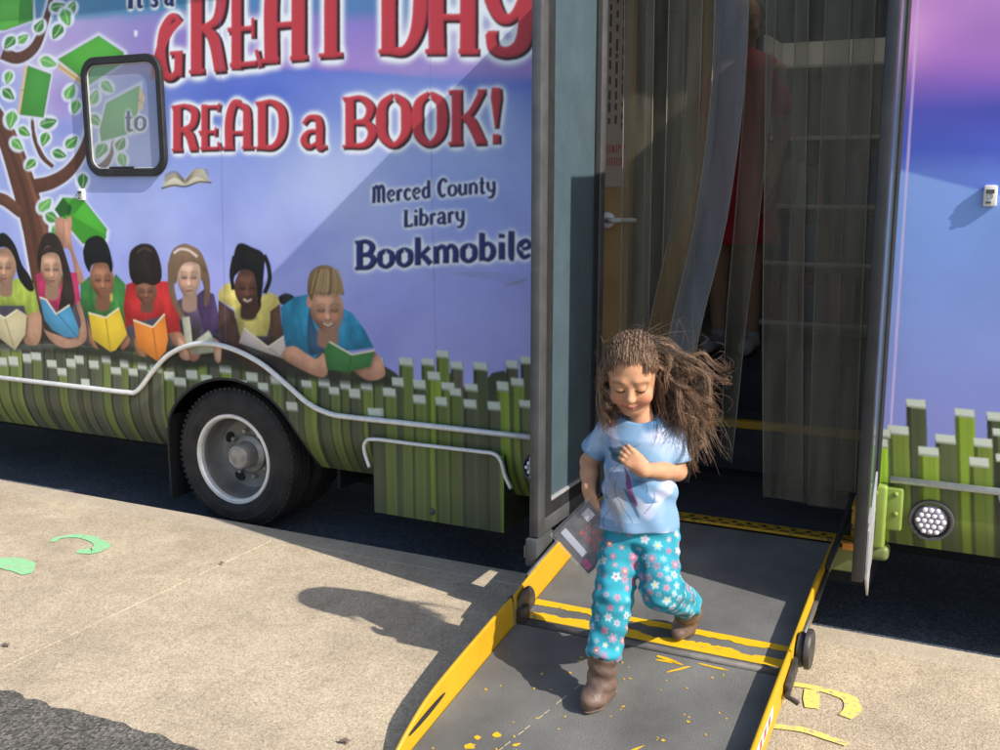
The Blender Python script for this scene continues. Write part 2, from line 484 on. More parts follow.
# ---- letters: strokes in a unit box (u across, v up), widths in units of the letter height
K = 0.178; N_ = 0.092
GLYPH = {
 'G': [([(.86, .90), (.60, 1.0), (.32, .78), (.24, .42), (.40, .06), (.68, .05), (.84, .22)], [.10, .13, K, K, .15, .12, .11]), ([(.52, .40), (.92, .40)], .09), ([(.82, .42), (.80, .02)], .16)],
 'R': [([(.22, 0), (.22, 1)], K), ([(.16, .96), (.55, .98), (.86, .84), (.78, .56), (.40, .47), (.2, .47)], [N_, N_, .17, .15, .09, .08]), ([(.42, .47), (.68, .34), (.84, .03)], [.10, K, K]), ([(.02, .03), (.44, .03)], .06), ([(.68, .03), (1, .03)], .06), ([(.0, .97), (.3, .97)], .06)],
 'E': [([(.25, 0), (.25, 1)], K), ([(.2, .95), (.82, .95)], .09), ([(.92, 1.02), (.86, .84)], .07), ([(-.02, .40), (.75, .40)], .09), ([(.75, .5), (.75, .3)], .06), ([(.05, .045), (.85, .045)], .09), ([(.86, .18), (.98, -.0)], .07)],
 'A': [([(.20, 0), (.20, .62), (.36, .97), (.6, .99)], [K, K, .16, .1]), ([(.5, .97), (.76, .86), (.8, .6), (.8, 0)], [.1, .15, K, K]), ([(.05, .36), (.9, .36)], .075), ([(-.02, .03), (.38, .03)], .06), ([(.62, .03), (1.02, .03)], .06)],
 'T': [([(.5, 0), (.5, .97)], K), ([(.02, .94), (.98, .94)], .09), ([(.04, .99), (.08, .78)], .06), ([(.96, .99), (.92, .78)], .06), ([(.22, .03), (.78, .03)], .06)],
 'D': [([(.22, 0), (.22, 1)], K), ([(.16, .96), (.55, .97), (.86, .76), (.86, .3), (.6, .05), (.16, .04)], [.09, .11, K, K, .12, .09]), ([(.0, .97), (.3, .97)], .06), ([(.0, .03), (.3, .03)], .06)],
 'Y': [([(.12, 1.0), (.14, .62), (.34, .36), (.6, .36), (.8, .56)], [K, K, .14, .1, .09]), ([(.84, 1.0), (.86, .45), (.78, .12), (.5, .02), (.22, .06), (.16, .2)], [K, K, .18, .12, .12, .12]), ([(.1, .2), (.3, .2)], .05), ([(.98, .98), (.8, 1.0)], .06)],
 'a': [([(.12, .78), (.32, .97), (.62, .95), (.72, .7), (.72, .08), (.86, .04), (1.0, .05)], [.12, .15, .2, .24, .24, .14, .08]), ([(.66, .56), (.3, .52), (.14, .28), (.32, .06), (.66, .2)], [.1, .14, .24, .14, .1])],
 'B': [([(.2, 0), (.2, 1)], K), ([(.14, .96), (.55, .97), (.82, .78), (.68, .54), (.3, .5)], [.08, .1, .17, .12, .08]), ([(.3, .5), (.7, .48), (.88, .28), (.66, .06), (.14, .04)], [.08, .12, K, .12, .08]), ([(-.02, .97), (.3, .97)], .06), ([(-.02, .03), (.3, .03)], .06)],
 'O': [([(.5, .97), (.2, .8), (.14, .5), (.2, .2), (.5, .03), (.8, .2), (.86, .5), (.8, .8), (.5, .97)], [.1, .17, .21, .17, .1, .17, .21, .17, .1])],
 'K': [([(.2, 0), (.2, 1)], K), ([(.9, .97), (.62, .62), (.36, .46)], [.12, .11, .1]), ([(.42, .5), (.6, .4), (.86, .03)], [.12, K, K]), ([(.76, .97), (1.0, .97)], .06), ([(-.02, .97), (.36, .97)], .06), ([(-.02, .03), (.38, .03)], .06), ([(.7, .03), (1.02, .03)], .06)],
 '!': [([(.5, 1.0), (.5, .8), (.5, .28)], [.22, .26, .06]), ([(.5, .17), (.5, .16), (.5, .01), (.5, 0)], [.1, .17, .17, .1])],
 "'": [([(.5, 1.0), (.4, .72)], [.2, .06])],
 'I': [([(.5, 0), (.5, 1)], K), ([(.2, .97), (.8, .97)], .06), ([(.2, .03), (.8, .03)], .06)],
 'S': [([(.85, .85), (.55, .98), (.22, .78), (.42, .54), (.76, .36), (.7, .1), (.4, .02), (.12, .14)], [.1, .12, .18, .18, .18, .16, .12, .1])],
 'M': [([(.16, 0), (.18, .7), (.1, .96)], [.16, .16, .08]), ([(.16, .75), (.34, .98), (.48, .8), (.5, 0)], [.08, .13, .16, .16]), ([(.5, .75), (.68, .98), (.82, .8), (.84, .1), (.96, .02)], [.08, .13, .16, .16, .08])],
 'C': [([(.9, .78), (.82, .93), (.55, .98), (.22, .74), (.2, .3), (.5, .03), (.86, .14)], [.16, .12, .11, .18, .18, .12, .09])],
 'L': [([(.26, 0), (.26, 1)], K), ([(.1, .05), (.9, .05)], .1), ([(.86, .2), (.94, .0)], .08), ([(.04, .97), (.5, .97)], .06)],
 'e': [([(.2, .5), (.7, .56), (.82, .74), (.6, .97), (.26, .8), (.2, .42), (.44, .05), (.86, .18)], [.1, .11, .16, .14, .22, .24, .15, .09])],
 'r': [([(.3, 0), (.3, .96)], .25), ([(.3, .6), (.55, .94), (.9, .84)], [.1, .16, .22])],
 'c': [([(.86, .76), (.55, .97), (.24, .72), (.24, .3), (.54, .04), (.9, .2)], [.2, .14, .23, .23, .14, .1])],
 'd': [([(.76, 1.55), (.76, 0)], .24), ([(.7, .8), (.44, .96), (.2, .7), (.2, .3), (.44, .04), (.7, .2)], [.1, .13, .23, .23, .13, .1])],
 'o': [([(.5, .97), (.2, .78), (.16, .5), (.2, .22), (.5, .03), (.8, .22), (.84, .5), (.8, .78), (.5, .97)], [.12, .2, .24, .2, .12, .2, .24, .2, .12])],
 'u': [([(.2, .98), (.2, .3), (.42, .04), (.72, .2)], [.24, .24, .14, .1]), ([(.78, .98), (.78, 0)], .24)],
 'n': [([(.2, 0), (.2, .98)], .24), ([(.24, .76), (.52, .97), (.78, .72), (.78, 0)], [.1, .14, .24, .24])],
 't': [([(.45, 1.4), (.45, .2), (.62, .03), (.95, .1)], [.2, .24, .14, .08]), ([(.1, .93), (.85, .93)], .1)],
 'y': [([(.2, .98), (.22, .42), (.5, .16), (.76, .3)], [.24, .22, .12, .1]), ([(.8, .98), (.8, .1), (.6, -.36), (.2, -.38)], [.24, .24, .18, .1])],
 'i': [([(.5, 0), (.5, .96)], .26), ([(.5, 1.2), (.5, 1.22), (.5, 1.4), (.5, 1.42)], [.1, .24, .24, .1])],
 'b': [([(.2, 1.55), (.2, 0)], .24), ([(.26, .8), (.54, .96), (.8, .7), (.8, .3), (.54, .04), (.26, .2)], [.1, .13, .23, .23, .13, .1])],
 'k': [([(.2, 1.55), (.2, 0)], .24), ([(.86, .98), (.5, .66), (.26, .5)], [.14, .12, .1]), ([(.36, .56), (.56, .44), (.92, .02)], [.12, .22, .24])],
 'm': [([(.13, 0), (.13, .98)], .24), ([(.16, .74), (.34, .97), (.5, .7), (.5, 0)], [.1, .14, .24, .24]), ([(.52, .74), (.7, .97), (.87, .7), (.87, 0)], [.1, .14, .24, .24])],
 'l': [([(.5, 1.55), (.5, .15), (.8, .03)], [.26, .26, .1])],
 's': [([(.85, .85), (.55, .98), (.22, .78), (.42, .54), (.76, .36), (.7, .1), (.4, .02), (.12, .14)], [.14, .16, .2, .2, .2, .2, .16, .12])],
}
def letters(cv, items, face, edge, glow_px, off, halo=(232, 234, 246), halo_a=0.95, grow=0.0):
    """items: (glyph, u0, u1, base_left, base_right, height, lean); drawn together so that one glow lies behind the word."""
    M = np.zeros((cv.h, cv.w)); O = np.zeros((cv.h, cv.w))
    for (ch, u0, u1, b0, b1, hgt) in items:
        for pts, w in GLYPH[ch]:
            def mp(p, dx=0, dy=0):
                return [(u0 + u * (u1 - u0) + dx, b0 + (b1 - b0) * u - v * hgt + dy) for u, v in p]
            ww = np.asarray(w) * (min(hgt, 1.7 * (u1 - u0)) if hgt > 40 else hgt)
            straight = len(pts) == 2
            o1 = stroke_outline(mp(pts), ww + grow, not straight)
            r = cv.cover(o1)
            if r is not None: M[r[0]] = np.maximum(M[r[0]], r[1])
            o2 = stroke_outline(mp(pts, off * 0.5, off * 0.5), ww + grow + off * 0.9, not straight)
            r = cv.cover(o2)
            if r is not None: O[r[0]] = np.maximum(O[r[0]], r[1])
    if glow_px:
        g = blur(O, glow_px)
        g = np.clip(g * 2.6, 0, 1); g = g * g * (3 - 2 * g)
        sel = g > 0.003
        cv.img[sel] = cv.img[sel] * (1 - halo_a * g[sel])[:, None] + ink(halo) * (halo_a * g[sel])[:, None]
    cv.put((slice(None), slice(None)), O, ink(edge))
    # face with a lit upper left flank and a darker lower right one (the printed bevel)
    bl = blur(M, 2)
    k = 1 + 0.35 * np.clip(-np.gradient(bl, axis=0) * 5 + np.gradient(bl, axis=1) * 3, -0.7, 0.6)
    col = ink(face) * k[..., None]
    a = M[..., None]
    cv.img[:] = cv.img * (1 - a) + col * a

def Z(ox, oy, s):
    return lambda *p: [(ox + x / s, oy + y / s) for x, y in p]

GREENS = [(104, 120, 52), (88, 102, 52), (80, 88, 60), (122, 144, 50), (98, 114, 58), (76, 82, 62), (94, 100, 70), (112, 130, 56), (68, 76, 54), (86, 88, 72), (72, 78, 60)]
def book_spine(cv, cx, top, wd, col, bottom=575, lean=0.0, cap=True, seed=0):
    g = random.Random(seed)
    x0, x1 = cx - wd / 2, cx + wd / 2
    dy = 0.11 * wd
    sh = lean * .45 * (bottom - top)
    cv.poly([(x0, top), (x1, top + dy), (x1 + sh, bottom), (x0 + sh, bottom)], ink(col))
    cv.poly([(x0, top + 5), (x0 + wd * .22, top + 5), (x0 + wd * .22 + sh, bottom), (x0 + sh, bottom)], ink(tuple(int(c * .62) for c in col)))
    cv.poly([(x1 - wd * .18, top + 6), (x1, top + 6), (x1 + sh, bottom), (x1 - wd * .18 + sh, bottom)], ink(tuple(int(min(255, c * 1.1)) for c in col)), alpha=.6)
    for q in range(2):
        xx = x0 + wd * g.uniform(.3, .8)
        cv.poly([(xx, top + 9), (xx + 1.2, top + 9), (xx + 1.2 + sh, bottom), (xx + sh, bottom)], ink(tuple(int(c * .85) for c in col)), alpha=.5)
    if cap:
        hc = g.uniform(7, 9.5)
        cv.poly([(x0 - .3, top), (x1 - .8, top + dy - .6), (x1, top + dy + hc), (x0 + .8, top + hc)], ink((184, 189, 184)))
        cv.poly([(x0 + 1.2, top + hc - 1.5), (x1, top + dy + hc - 1.5), (x1, top + dy + hc), (x0 + .8, top + hc)], ink((132, 140, 122)))

def vgrad(cv, stops, noise=0.0, seed=1, tilt=0.0):
    y = cv.py + tilt * (cv.px - 270)
    ys = [s[0] for s in stops]
    cols = np.array([ink(s[1]) for s in stops])
    if noise:
        y = y + (value_noise(cv.h, cv.w, 120, seed, 5) - 0.5) * noise
    for k in range(3):
        cv.img[..., k] = np.interp(y, ys, cols[:, k])

def glow_at(cv, cx, cy, rx, ry, col, a=0.8):
    d = ((cv.px - cx) / rx) ** 2 + ((cv.py - cy) / ry) ** 2
    w = (np.exp(-d * 1.6) * a)[..., None]
    cv.img[:] = cv.img * (1 - w) + ink(col) * w

# ================= rear part of the side
CL = Canvas(-5.16, -1.40, 0.02, 2.80, 0.003)
vgrad(CL, [(-110, (70, 120, 165)), (-30, (80, 130, 175)), (10, (84, 120, 178)), (24, (134, 118, 196)), (66, (158, 126, 200)), (72, (150, 120, 198)), (78, (92, 112, 200)), (118, (106, 126, 208)),
           (160, (136, 152, 222)), (215, (150, 163, 228)), (280, (152, 156, 224)), (340, (150, 152, 216)), (600, (140, 140, 210))], noise=26, seed=3, tilt=-0.006)
glow_at(CL, 60, 90, 95, 120, (196, 196, 226), .75)
glow_at(CL, 70, 40, 40, 26, (160, 128, 200), .55)
glow_at(CL, 62, 100, 26, 34, (152, 110, 190), .7)
glow_at(CL, 68, 130, 26, 16, (120, 140, 215), .6)
glow_at(CL, 470, 120, 90, 60, (170, 190, 225), .45)
glow_at(CL, 230, 230, 120, 60, (168, 172, 232), .4)
glow_at(CL, 160, 40, 60, 22, (130, 112, 190), .5)
glow_at(CL, 270, 96, 110, 20, (72, 96, 196), .75)
glow_at(CL, 470, 84, 80, 14, (84, 104, 196), .6)
glow_at(CL, 335, 175, 70, 60, (196, 204, 236), .55)
glow_at(CL, 400, 110, 70, 40, (150, 168, 220), .5)
glow_at(CL, 480, 150, 60, 40, (150, 166, 214), .5)
cl_ = np.clip((value_noise(CL.h, CL.w, 150, 77, 6) - .46) * 3.2, 0, 1) * np.clip((CL.py - 70) / 60, 0, 1) * .5
CL.img[:] = CL.img * (1 - cl_[..., None]) + ink((178, 186, 236)) * cl_[..., None]
cl_ = np.clip((value_noise(CL.h, CL.w, 110, 78, 6) - .5) * 3, 0, 1) * np.clip((CL.py - 60) / 40, 0, 1) * .35
CL.img[:] = CL.img * (1 - cl_[..., None]) + ink((108, 116, 208)) * cl_[..., None]
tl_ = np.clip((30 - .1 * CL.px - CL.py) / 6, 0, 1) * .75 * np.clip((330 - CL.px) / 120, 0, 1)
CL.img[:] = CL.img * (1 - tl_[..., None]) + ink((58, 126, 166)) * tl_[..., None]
nz = value_noise(CL.h, CL.w, 60, 12, 5)
CL.img *= (0.90 + 0.2 * nz)[..., None]
# tree
BARK = (106, 66, 52)
HAL = ink((214, 216, 236))
A1 = Z(0, 0, 3.571)
limbs = [([(-14, 100), (6, 135), (22, 180), (36, 230), (52, 300), (60, 340)], [14, 20, 24, 26, 34, 40]),
         ([(32, 187), (52, 182), (70, 170), (84, 148), (90, 120)], [15, 14, 12, 9, 4]),
         ([(2, 53), (18, 58), (34, 48), (44, 26), (51, 0), (56, -30)], [13, 12, 10, 7, 5, 3]),
         ([(32, 116), (34, 136), (42, 156), (53, 167)], [3, 4, 5, 4]),
         ([(98, 170), (108, 162), (114, 146), (114, 130)], [8, 7, 4, 2]),
         ([(-10, 198), (4, 200), (22, 214)], [12, 12, 10])]
for p, w in limbs: CL.stroke(p, [x + 5 for x in w], HAL, soft=2, alpha=.8)
for p, w in limbs: CL.stroke(p, w, ink(BARK), shade=.5, grain=.15)
CL.stroke([(-4, 120), (16, 165), (30, 215), (44, 290)], [2, 4, 5, 6], ink((72, 44, 36)), alpha=.7)
CL.stroke([(8, 120), (26, 170), (42, 220), (60, 290)], [2, 3, 4, 5], ink((140, 92, 70)), alpha=.6)
def leaf(cx, cy, L, an, col):
    c, s = math.cos(an), math.sin(an)
    def q(u, v): return (cx + u * c - v * s, cy + u * s + v * c)
    w = L * .36
    CL.ell(cx, cy, L * .62, w + 2.2, HAL, rot=an, soft=1, alpha=.9)
    CL.poly([q(-L / 2, 0), q(-L * .2, -w * .9), q(L * .15, -w * .7), q(L * .55, -w * .1), q(L * .15, w * .75), q(-L * .2, w * .8)], ink(col), smooth=True)
    CL.stroke([q(-L * .55, 0), q(0, -1), q(L * .4, 0)], .9, ink((190, 215, 170)), alpha=.8)
g = random.Random(4)
for (x, y) in [(255, 30), (205, 25), (140, 95), (205, 110), (80, 140), (35, 150), (30, 275), (28, 335), (170, 222), (250, 330), (270, 380), (40, 425), (85, 470), (170, 440), (160, 495), (60, 515), (210, 550), (255, 510),
               (110, 585), (295, 645), (160, 735), (385, 310), (340, 350), (345, 430), (365, 535), (435, 515), (440, 570), (185, 778), (205, 830), (130, -40), (60, -20), (235, 60)]:
    leaf(x / 3.571, y / 3.571, g.uniform(13, 18), g.choice([g.uniform(-1.2, -.2), g.uniform(.3, 1.4), g.uniform(1.6, 2.4)]), g.choice([(74, 140, 62), (92, 160, 80), (62, 122, 60), (104, 168, 92)]))
# flying books
def book(cover, pages=None, col=(86, 158, 66), edge=None):
    c = np.array(cover); m = c.mean(0)
    CL.poly(m + (c - m) * 1.13, HAL, soft=2, alpha=.9)
    if pages:
        CL.poly(pages, ink((206, 178, 140)))
        p = np.array(pages)
        CL.stroke([(p[0] + p[-1]) / 2, (p[1] + p[2]) / 2], 1, ink((150, 120, 90)), smooth=False)
    CL.poly(cover, ink(col), shade=.35)
    CL.stroke(list(cover) + [cover[0]], .8, ink((52, 100, 44)), smooth=False, alpha=.7)
book(A1((100, 235), (182, 265), (155, 420), (72, 410)), A1((88, 238), (100, 235), (75, 412), (62, 405)), (72, 148, 62))
book(A1((207, 212), (352, 128), (442, 188), (440, 225), (320, 305), (300, 285)), A1((207, 222), (300, 285), (300, 312), (207, 245)), (84, 166, 62))
book(A1((385, 368), (502, 305), (488, 470), (365, 505), (360, 465)), A1((502, 305), (522, 350), (512, 395), (488, 400)), (96, 160, 88))
book(A1((-20, 0), (112, -20), (118, 72), (15, 108), (-20, 108)), None, (96, 180, 70))
CL.poly(A1((70, 0), (120, -5), (118, 72), (66, 85)), ink((52, 118, 44)), alpha=.7)
Z3 = Z(0, 200, 4.165)
book(Z3((228, 40), (262, -10), (345, -4), (445, 122), (436, 172), (345, 182)), None, (78, 168, 54))
CL.poly(Z3((228, 40), (262, -10), (300, 30), (290, 60), (250, 72)), ink((40, 92, 40)))
CL.poly(Z3((290, 60), (345, 182), (436, 172), (445, 150)), ink((58, 138, 44)), alpha=.8)
# open book flying
CL.poly(A1((580, 672), (590, 630), (625, 615), (660, 640), (690, 605), (725, 600), (752, 650), (665, 662)), ink((208, 200, 186)), shade=.3)
for k in range(5):
    CL.stroke(A1((588, 650 - 6 * k), (625, 632 - 5 * k), (660, 655 - 3 * k)), .8, ink((110, 98, 84)))
    CL.stroke(A1((662, 655 - 3 * k), (700, 628 - 6 * k), (745, 645 - 9 * k)), .8, ink((120, 108, 92)))
CL.stroke(A1((576, 673), (620, 662), (662, 666), (710, 650), (755, 652)), 1.6, ink((52, 42, 42)))

# ---- the books in a row along the skirt
def row(cv, caps, wd, seed, bottom=580, lean=0.05):
    g = random.Random(seed)
    for (x, y) in sorted(caps, key=lambda c: c[1]):
        book_spine(cv, x, y, wd * g.uniform(.9, 1.12), g.choice(GREENS), bottom, lean * g.uniform(.4, 1.2), True, int(x * 13 + y))
S5 = lambda L: [(x / 5.555, 350 + y / 5.555) for x, y in L]
S6 = lambda L: [(140 + x / 3.75, 340 + y / 3.75) for x, y in L]
S7 = lambda L: [(340 + x / 3.75, 340 + y / 3.75) for x, y in L]
# a dim green base behind the spines, with an uneven upper edge
base = [(-60, 600)] + [(x, 340 + 12 * math.sin(x * .11) + (26 if x > 380 else 0) + x * .03) for x in range(-60, 560, 12)] + [(560, 620)]
CL.poly(base, ink((52, 58, 46)))
MUTE = .3
row(CL, [(x, 340 + 6 * math.sin(x * 1.7) + .03 * x) for x in range(-40, 385, 11)], 12, 21)
row(CL, [(x, 398 + 5 * math.sin(x * 2.3) + .03 * x) for x in range(392, 545, 12)], 12, 22)
MUTE = .28
row(CL, S5([(10, 40), (75, 35), (150, 20), (200, 12), (288, 55), (345, 100), (395, 48), (440, 30), (522, 58), (590, 30), (645, 95), (690, 50), (740, 102), (790, 65), (850, 110), (945, 120), (475, 160)]), 9.6, 23)
MUTE = .18
row(CL, S6([(60, 90), (110, 118), (150, 140), (195, 112), (250, 130), (320, 92), (380, 150), (420, 120), (462, 160), (510, 132), (570, 232), (625, 150), (690, 140), (728, 176), (770, 150), (805, 182), (850, 160), (905, 256), (935, 178)]), 11, 24)
MUTE = .0
row(CL, S7([(248, 65), (330, 68), (385, 38), (438, 80), (527, 82), (645, 75), (703, 60)]), 13, 25)
row(CL, S7([(217, 140), (298, 148), (352, 118), (405, 158), (492, 163), (610, 155), (665, 142), (740, 150)]), 12, 26)
row(CL, S7([(130, 255), (185, 180), (298, 205), (380, 213), (433, 180), (488, 222), (578, 230), (697, 225), (750, 210)]), 12.5, 27)
# blotchy, greyer blend towards the bottom
w_ = np.clip((CL.py - 420) / 90, 0, 1)[..., None] * .35
CL.img[:] = CL.img * (1 - w_) + ink((96, 96, 78)) * w_ * (0.7 + .6 * value_noise(CL.h, CL.w, 40, 8, 4))[..., None]

# ---- the printed readers
MUTE = 0.14
Z4 = Z(180, 220, 4.168)
def face(zf, cx, cy, rx, ry, col, rot=0.0, look=0.0, smile=False, dark=(60, 40, 34)):
    s = 4.167
    (x, y), = zf((cx, cy)); rx /= s; ry /= s
    mul = lambda f: tuple(int(min(255, c * f)) for c in col)
    CL.poly([(x - rx * .45, y + ry * .5), (x + rx * .5, y + ry * .5), (x + rx * .6, y + ry * 1.5), (x - rx * .5, y + ry * 1.5)], ink(mul(.72)), smooth=True, soft=1)
    # jaw narrower than the brow
    pts = []
    for a in np.linspace(0, 2 * np.pi, 30, endpoint=False):
        u, v = math.cos(a), math.sin(a)
        w = 1 - .24 * max(0, v) ** 1.5
        pts.append((x + (u * rx * w) * math.cos(rot) - v * ry * math.sin(rot), y + u * rx * w * math.sin(rot) + v * ry * math.cos(rot)))
    CL.poly(pts, ink(col), shade=.75, grain=.10)
    dx = rx * look
    CL.ell(x + rx * .55, y + ry * .1, rx * .42, ry * .8, ink(mul(.66)), rot=rot, soft=3, alpha=.55)
    CL.ell(x - rx * .2 + dx, y - ry * .42, rx * .5, ry * .26, ink(mul(1.12)), soft=2, alpha=.55)
    CL.ell(x, y - ry * .82, rx * .95, ry * .3, ink(mul(.55)), soft=3, alpha=.6)
    for sx in (-.42, .36):
        ex, ey = x + rx * sx + dx, y + ry * .04
        CL.ell(ex, ey, rx * .3, ry * .13, ink(mul(.68)), soft=1, alpha=.8)
        CL.stroke([(ex - rx * .26, ey - ry * .17), (ex, ey - ry * .25), (ex + rx * .28, ey - ry * .17)], 1.5, ink(dark), alpha=.55, soft=1)
        CL.stroke([(ex - rx * .22, ey), (ex, ey + ry * .06), (ex + rx * .22, ey)], 1.5, ink(dark), alpha=.8)
        CL.ell(ex - rx * .05, ey + ry * .24, rx * .26, ry * .14, ink((min(255, int(col[0] * 1.06)), int(col[1] * .88), int(col[2] * .84))), soft=2, alpha=.6)
    CL.ell(x + dx + rx * .1, y + ry * .28, rx * .12, ry * .22, ink(mul(.7)), soft=1, alpha=.6)
    CL.ell(x + dx - rx * .03, y + ry * .3, rx * .13, ry * .13, ink(mul(1.14)), soft=1, alpha=.8)
    CL.stroke([(x + dx - rx * .2, y + ry * .43), (x + dx, y + ry * .47), (x + dx + rx * .2, y + ry * .43)], 1.1, ink(mul(.48)), alpha=.8)
    if smile:
        CL.stroke([(x + dx - rx * .36, y + ry * .58), (x + dx, y + ry * .72), (x + dx + rx * .34, y + ry * .57)], 2.8, ink((132, 64, 58)))
        CL.stroke([(x + dx - rx * .3, y + ry * .58), (x + dx, y + ry * .68), (x + dx + rx * .28, y + ry * .57)], 1.5, ink((204, 194, 186)))
    else:
        CL.stroke([(x + dx - rx * .27, y + ry * .64), (x + dx, y + ry * .66), (x + dx + rx * .27, y + ry * .63)], 2.0, ink((158, 84, 76)), alpha=.85)
        CL.stroke([(x + dx - rx * .24, y + ry * .64), (x + dx + rx * .24, y + ry * .63)], .8, ink((90, 40, 38)), smooth=False, alpha=.8)
    CL.ell(x + dx, y + ry * .82, rx * .3, ry * .06, ink(mul(.74)), soft=1, alpha=.6)
def P(zf, pts, col, shade=.6, smooth=True, grain=.1, **kw):
    lum = sum(col)
    if 'folds' not in kw and 'soft' not in kw: kw['folds'] = .42 if lum < 170 or not smooth else .2; kw['cell'] = (11, 20)
    CL.poly(zf(*pts), ink(col), smooth=smooth, shade=shade, grain=grain, **kw)
def openbook(zf, pts, col, pages):
    c_ = np.array(zf(*pts)); CL.poly(c_ + (1.5, 2.0), ink((36, 34, 30)), soft=2, alpha=.55)
    CL.poly(c_, ink(col), shade=.45, grain=.06)
    lo_ = c_[np.argmax(c_[:, 1])]; q_ = zf(*pages)
    mid_ = q_[len(q_) // 2] if len(q_) % 2 else q_[1]
    CL.stroke([mid_, lo_], 1.6, ink(tuple(int(c * .7) for c in col)), smooth=False, alpha=.7)
    CL.stroke(zf(*pages), 1.6, ink((226, 214, 190)), smooth=False)
# ground shade between the readers and the books
P(Z3, [(-60, 560), (100, 590), (350, 600), (600, 640), (833, 640), (833, 700), (600, 690), (300, 640), (-60, 620)], (44, 48, 40), soft=3, alpha=.9)
P(Z4, [(0, 540), (200, 560), (480, 590), (660, 630), (850, 640), (850, 690), (560, 670), (200, 620), (0, 600)], (40, 44, 38), soft=3, alpha=.9)
P(Z3, [(-30, 400), (150, 400), (345, 420), (520, 430), (740, 450), (833, 430), (833, 620), (600, 640), (300, 600), (-30, 600)], (58, 48, 44), smooth=False, alpha=.92)
P(Z4, [(-10, 420), (160, 400), (400, 430), (560, 480), (640, 520), (640, 610), (400, 620), (180, 580), (-10, 560)], (52, 44, 44), smooth=False, alpha=.92)
# 1 lime shirt
P(Z3, [(-30, 360), (60, 330), (100, 318), (140, 350), (166, 470), (112, 482), (100, 440), (-30, 440)], (174, 196, 72), smooth=False)
face(Z3, 22, 278, 46, 78, (206, 156, 128), look=-.1)
P(Z3, [(-20, 150), (12, 136), (40, 155), (66, 195), (92, 268), (125, 318), (142, 372), (118, 378), (84, 338), (70, 300), (64, 255), (44, 212), (18, 196), (-20, 196)], (34, 28, 28))
P(Z3, [(112, 480), (166, 468), (172, 560), (150, 604), (100, 588)], (198, 146, 118))
openbook(Z3, [(-20, 465), (20, 490), (72, 455), (112, 480), (105, 560), (62, 626), (-20, 560)], (206, 190, 152), [(-20, 468), (20, 492), (72, 457)])
# 2 magenta shirt, feet up
P(Z3, [(228, 85), (248, 70), (272, 80), (298, 72), (300, 190), (350, 330), (322, 345), (292, 215), (262, 200), (250, 175), (234, 150)], (214, 150, 128))
CL.stroke(Z3((262, 82), (266, 140), (262, 190)), 1, ink((150, 92, 80)), alpha=.7)
P(Z3, [(150, 310), (175, 298), (230, 400), (285, 300), (320, 302), (336, 425), (300, 440), (230, 480), (160, 420)], (204, 44, 104), smooth=False)
face(Z3, 214, 285, 46, 82, (214, 162, 136), rot=-.12, look=.05)
P(Z3, [(160, 200), (180, 148), (212, 135), (246, 160), (276, 240), (300, 330), (312, 420), (285, 470), (246, 470), (252, 400), (262, 330), (250, 250), (225, 200), (190, 195), (174, 240), (166, 300), (156, 250)], (58, 44, 40))
P(Z3, [(166, 500), (186, 540), (250, 565), (300, 575), (338, 520), (318, 440), (336, 430), (362, 560), (330, 606), (258, 614), (200, 572)], (206, 152, 128))
openbook(Z3, [(165, 405), (192, 415), (233, 475), (290, 436), (330, 540), (322, 572), (272, 572), (216, 540), (186, 500)], (72, 150, 204), [(165, 405), (192, 415), (233, 475), (290, 437)])
P(Z3, [(172, 236), (186, 204), (214, 194), (246, 208), (254, 240), (232, 222), (200, 220)], (58, 44, 40))
# 3 green shirt
P(Z3, [(335, 352), (372, 318), (470, 330), (482, 308), (522, 350), (522, 540), (480, 520), (362, 492), (335, 420)], (58, 132, 62), smooth=False)
P(Z3, [(405, 380), (430, 440), (470, 420), (470, 390)], (222, 190, 80), smooth=False)
face(Z3, 425, 330, 50, 82, (176, 116, 88), rot=-.1, look=.1)
P(Z3, [(345, 215), (360, 168), (400, 148), (436, 165), (458, 212), (470, 280), (460, 302), (446, 266), (405, 262), (382, 272), (372, 302), (352, 262)], (24, 24, 27))
P(Z3, [(362, 495), (390, 585), (412, 622), (375, 596)], (170, 112, 84)); P(Z3, [(515, 540), (542, 585), (512, 624), (500, 600)], (170, 112, 84))
openbook(Z3, [(368, 470), (440, 490), (496, 450), (530, 560), (482, 625), (460, 632), (386, 580)], (236, 196, 44), [(368, 470), (440, 490), (496, 450)])
# 4 red shirt
P(Z3, [(525, 352), (560, 338), (668, 338), (712, 340), (738, 420), (752, 552), (690, 562), (690, 480), (560, 512), (525, 535), (514, 450)], (202, 38, 42), smooth=False)
face(Z3, 610, 380, 44, 56, (150, 98, 78), look=.0)
P(Z3, [(535, 262), (546, 210), (590, 182), (640, 194), (668, 258), (672, 330), (640, 356), (600, 346), (566, 354), (542, 322)], (44, 33, 30))
CL.stroke(Z3((570, 220), (600, 200), (632, 214)), 2, ink((92, 72, 60)), alpha=.6)
P(Z3, [(700, 556), (752, 552), (784, 600), (834, 640), (800, 672), (732, 612)], (176, 116, 92)); P(Z3, [(555, 570), (580, 600), (610, 650), (570, 640)], (170, 112, 88))
openbook(Z3, [(555, 500), (636, 530), (686, 475), (700, 580), (690, 630), (656, 672), (570, 612)], (240, 134, 44), [(555, 500), (636, 530), (686, 475)])
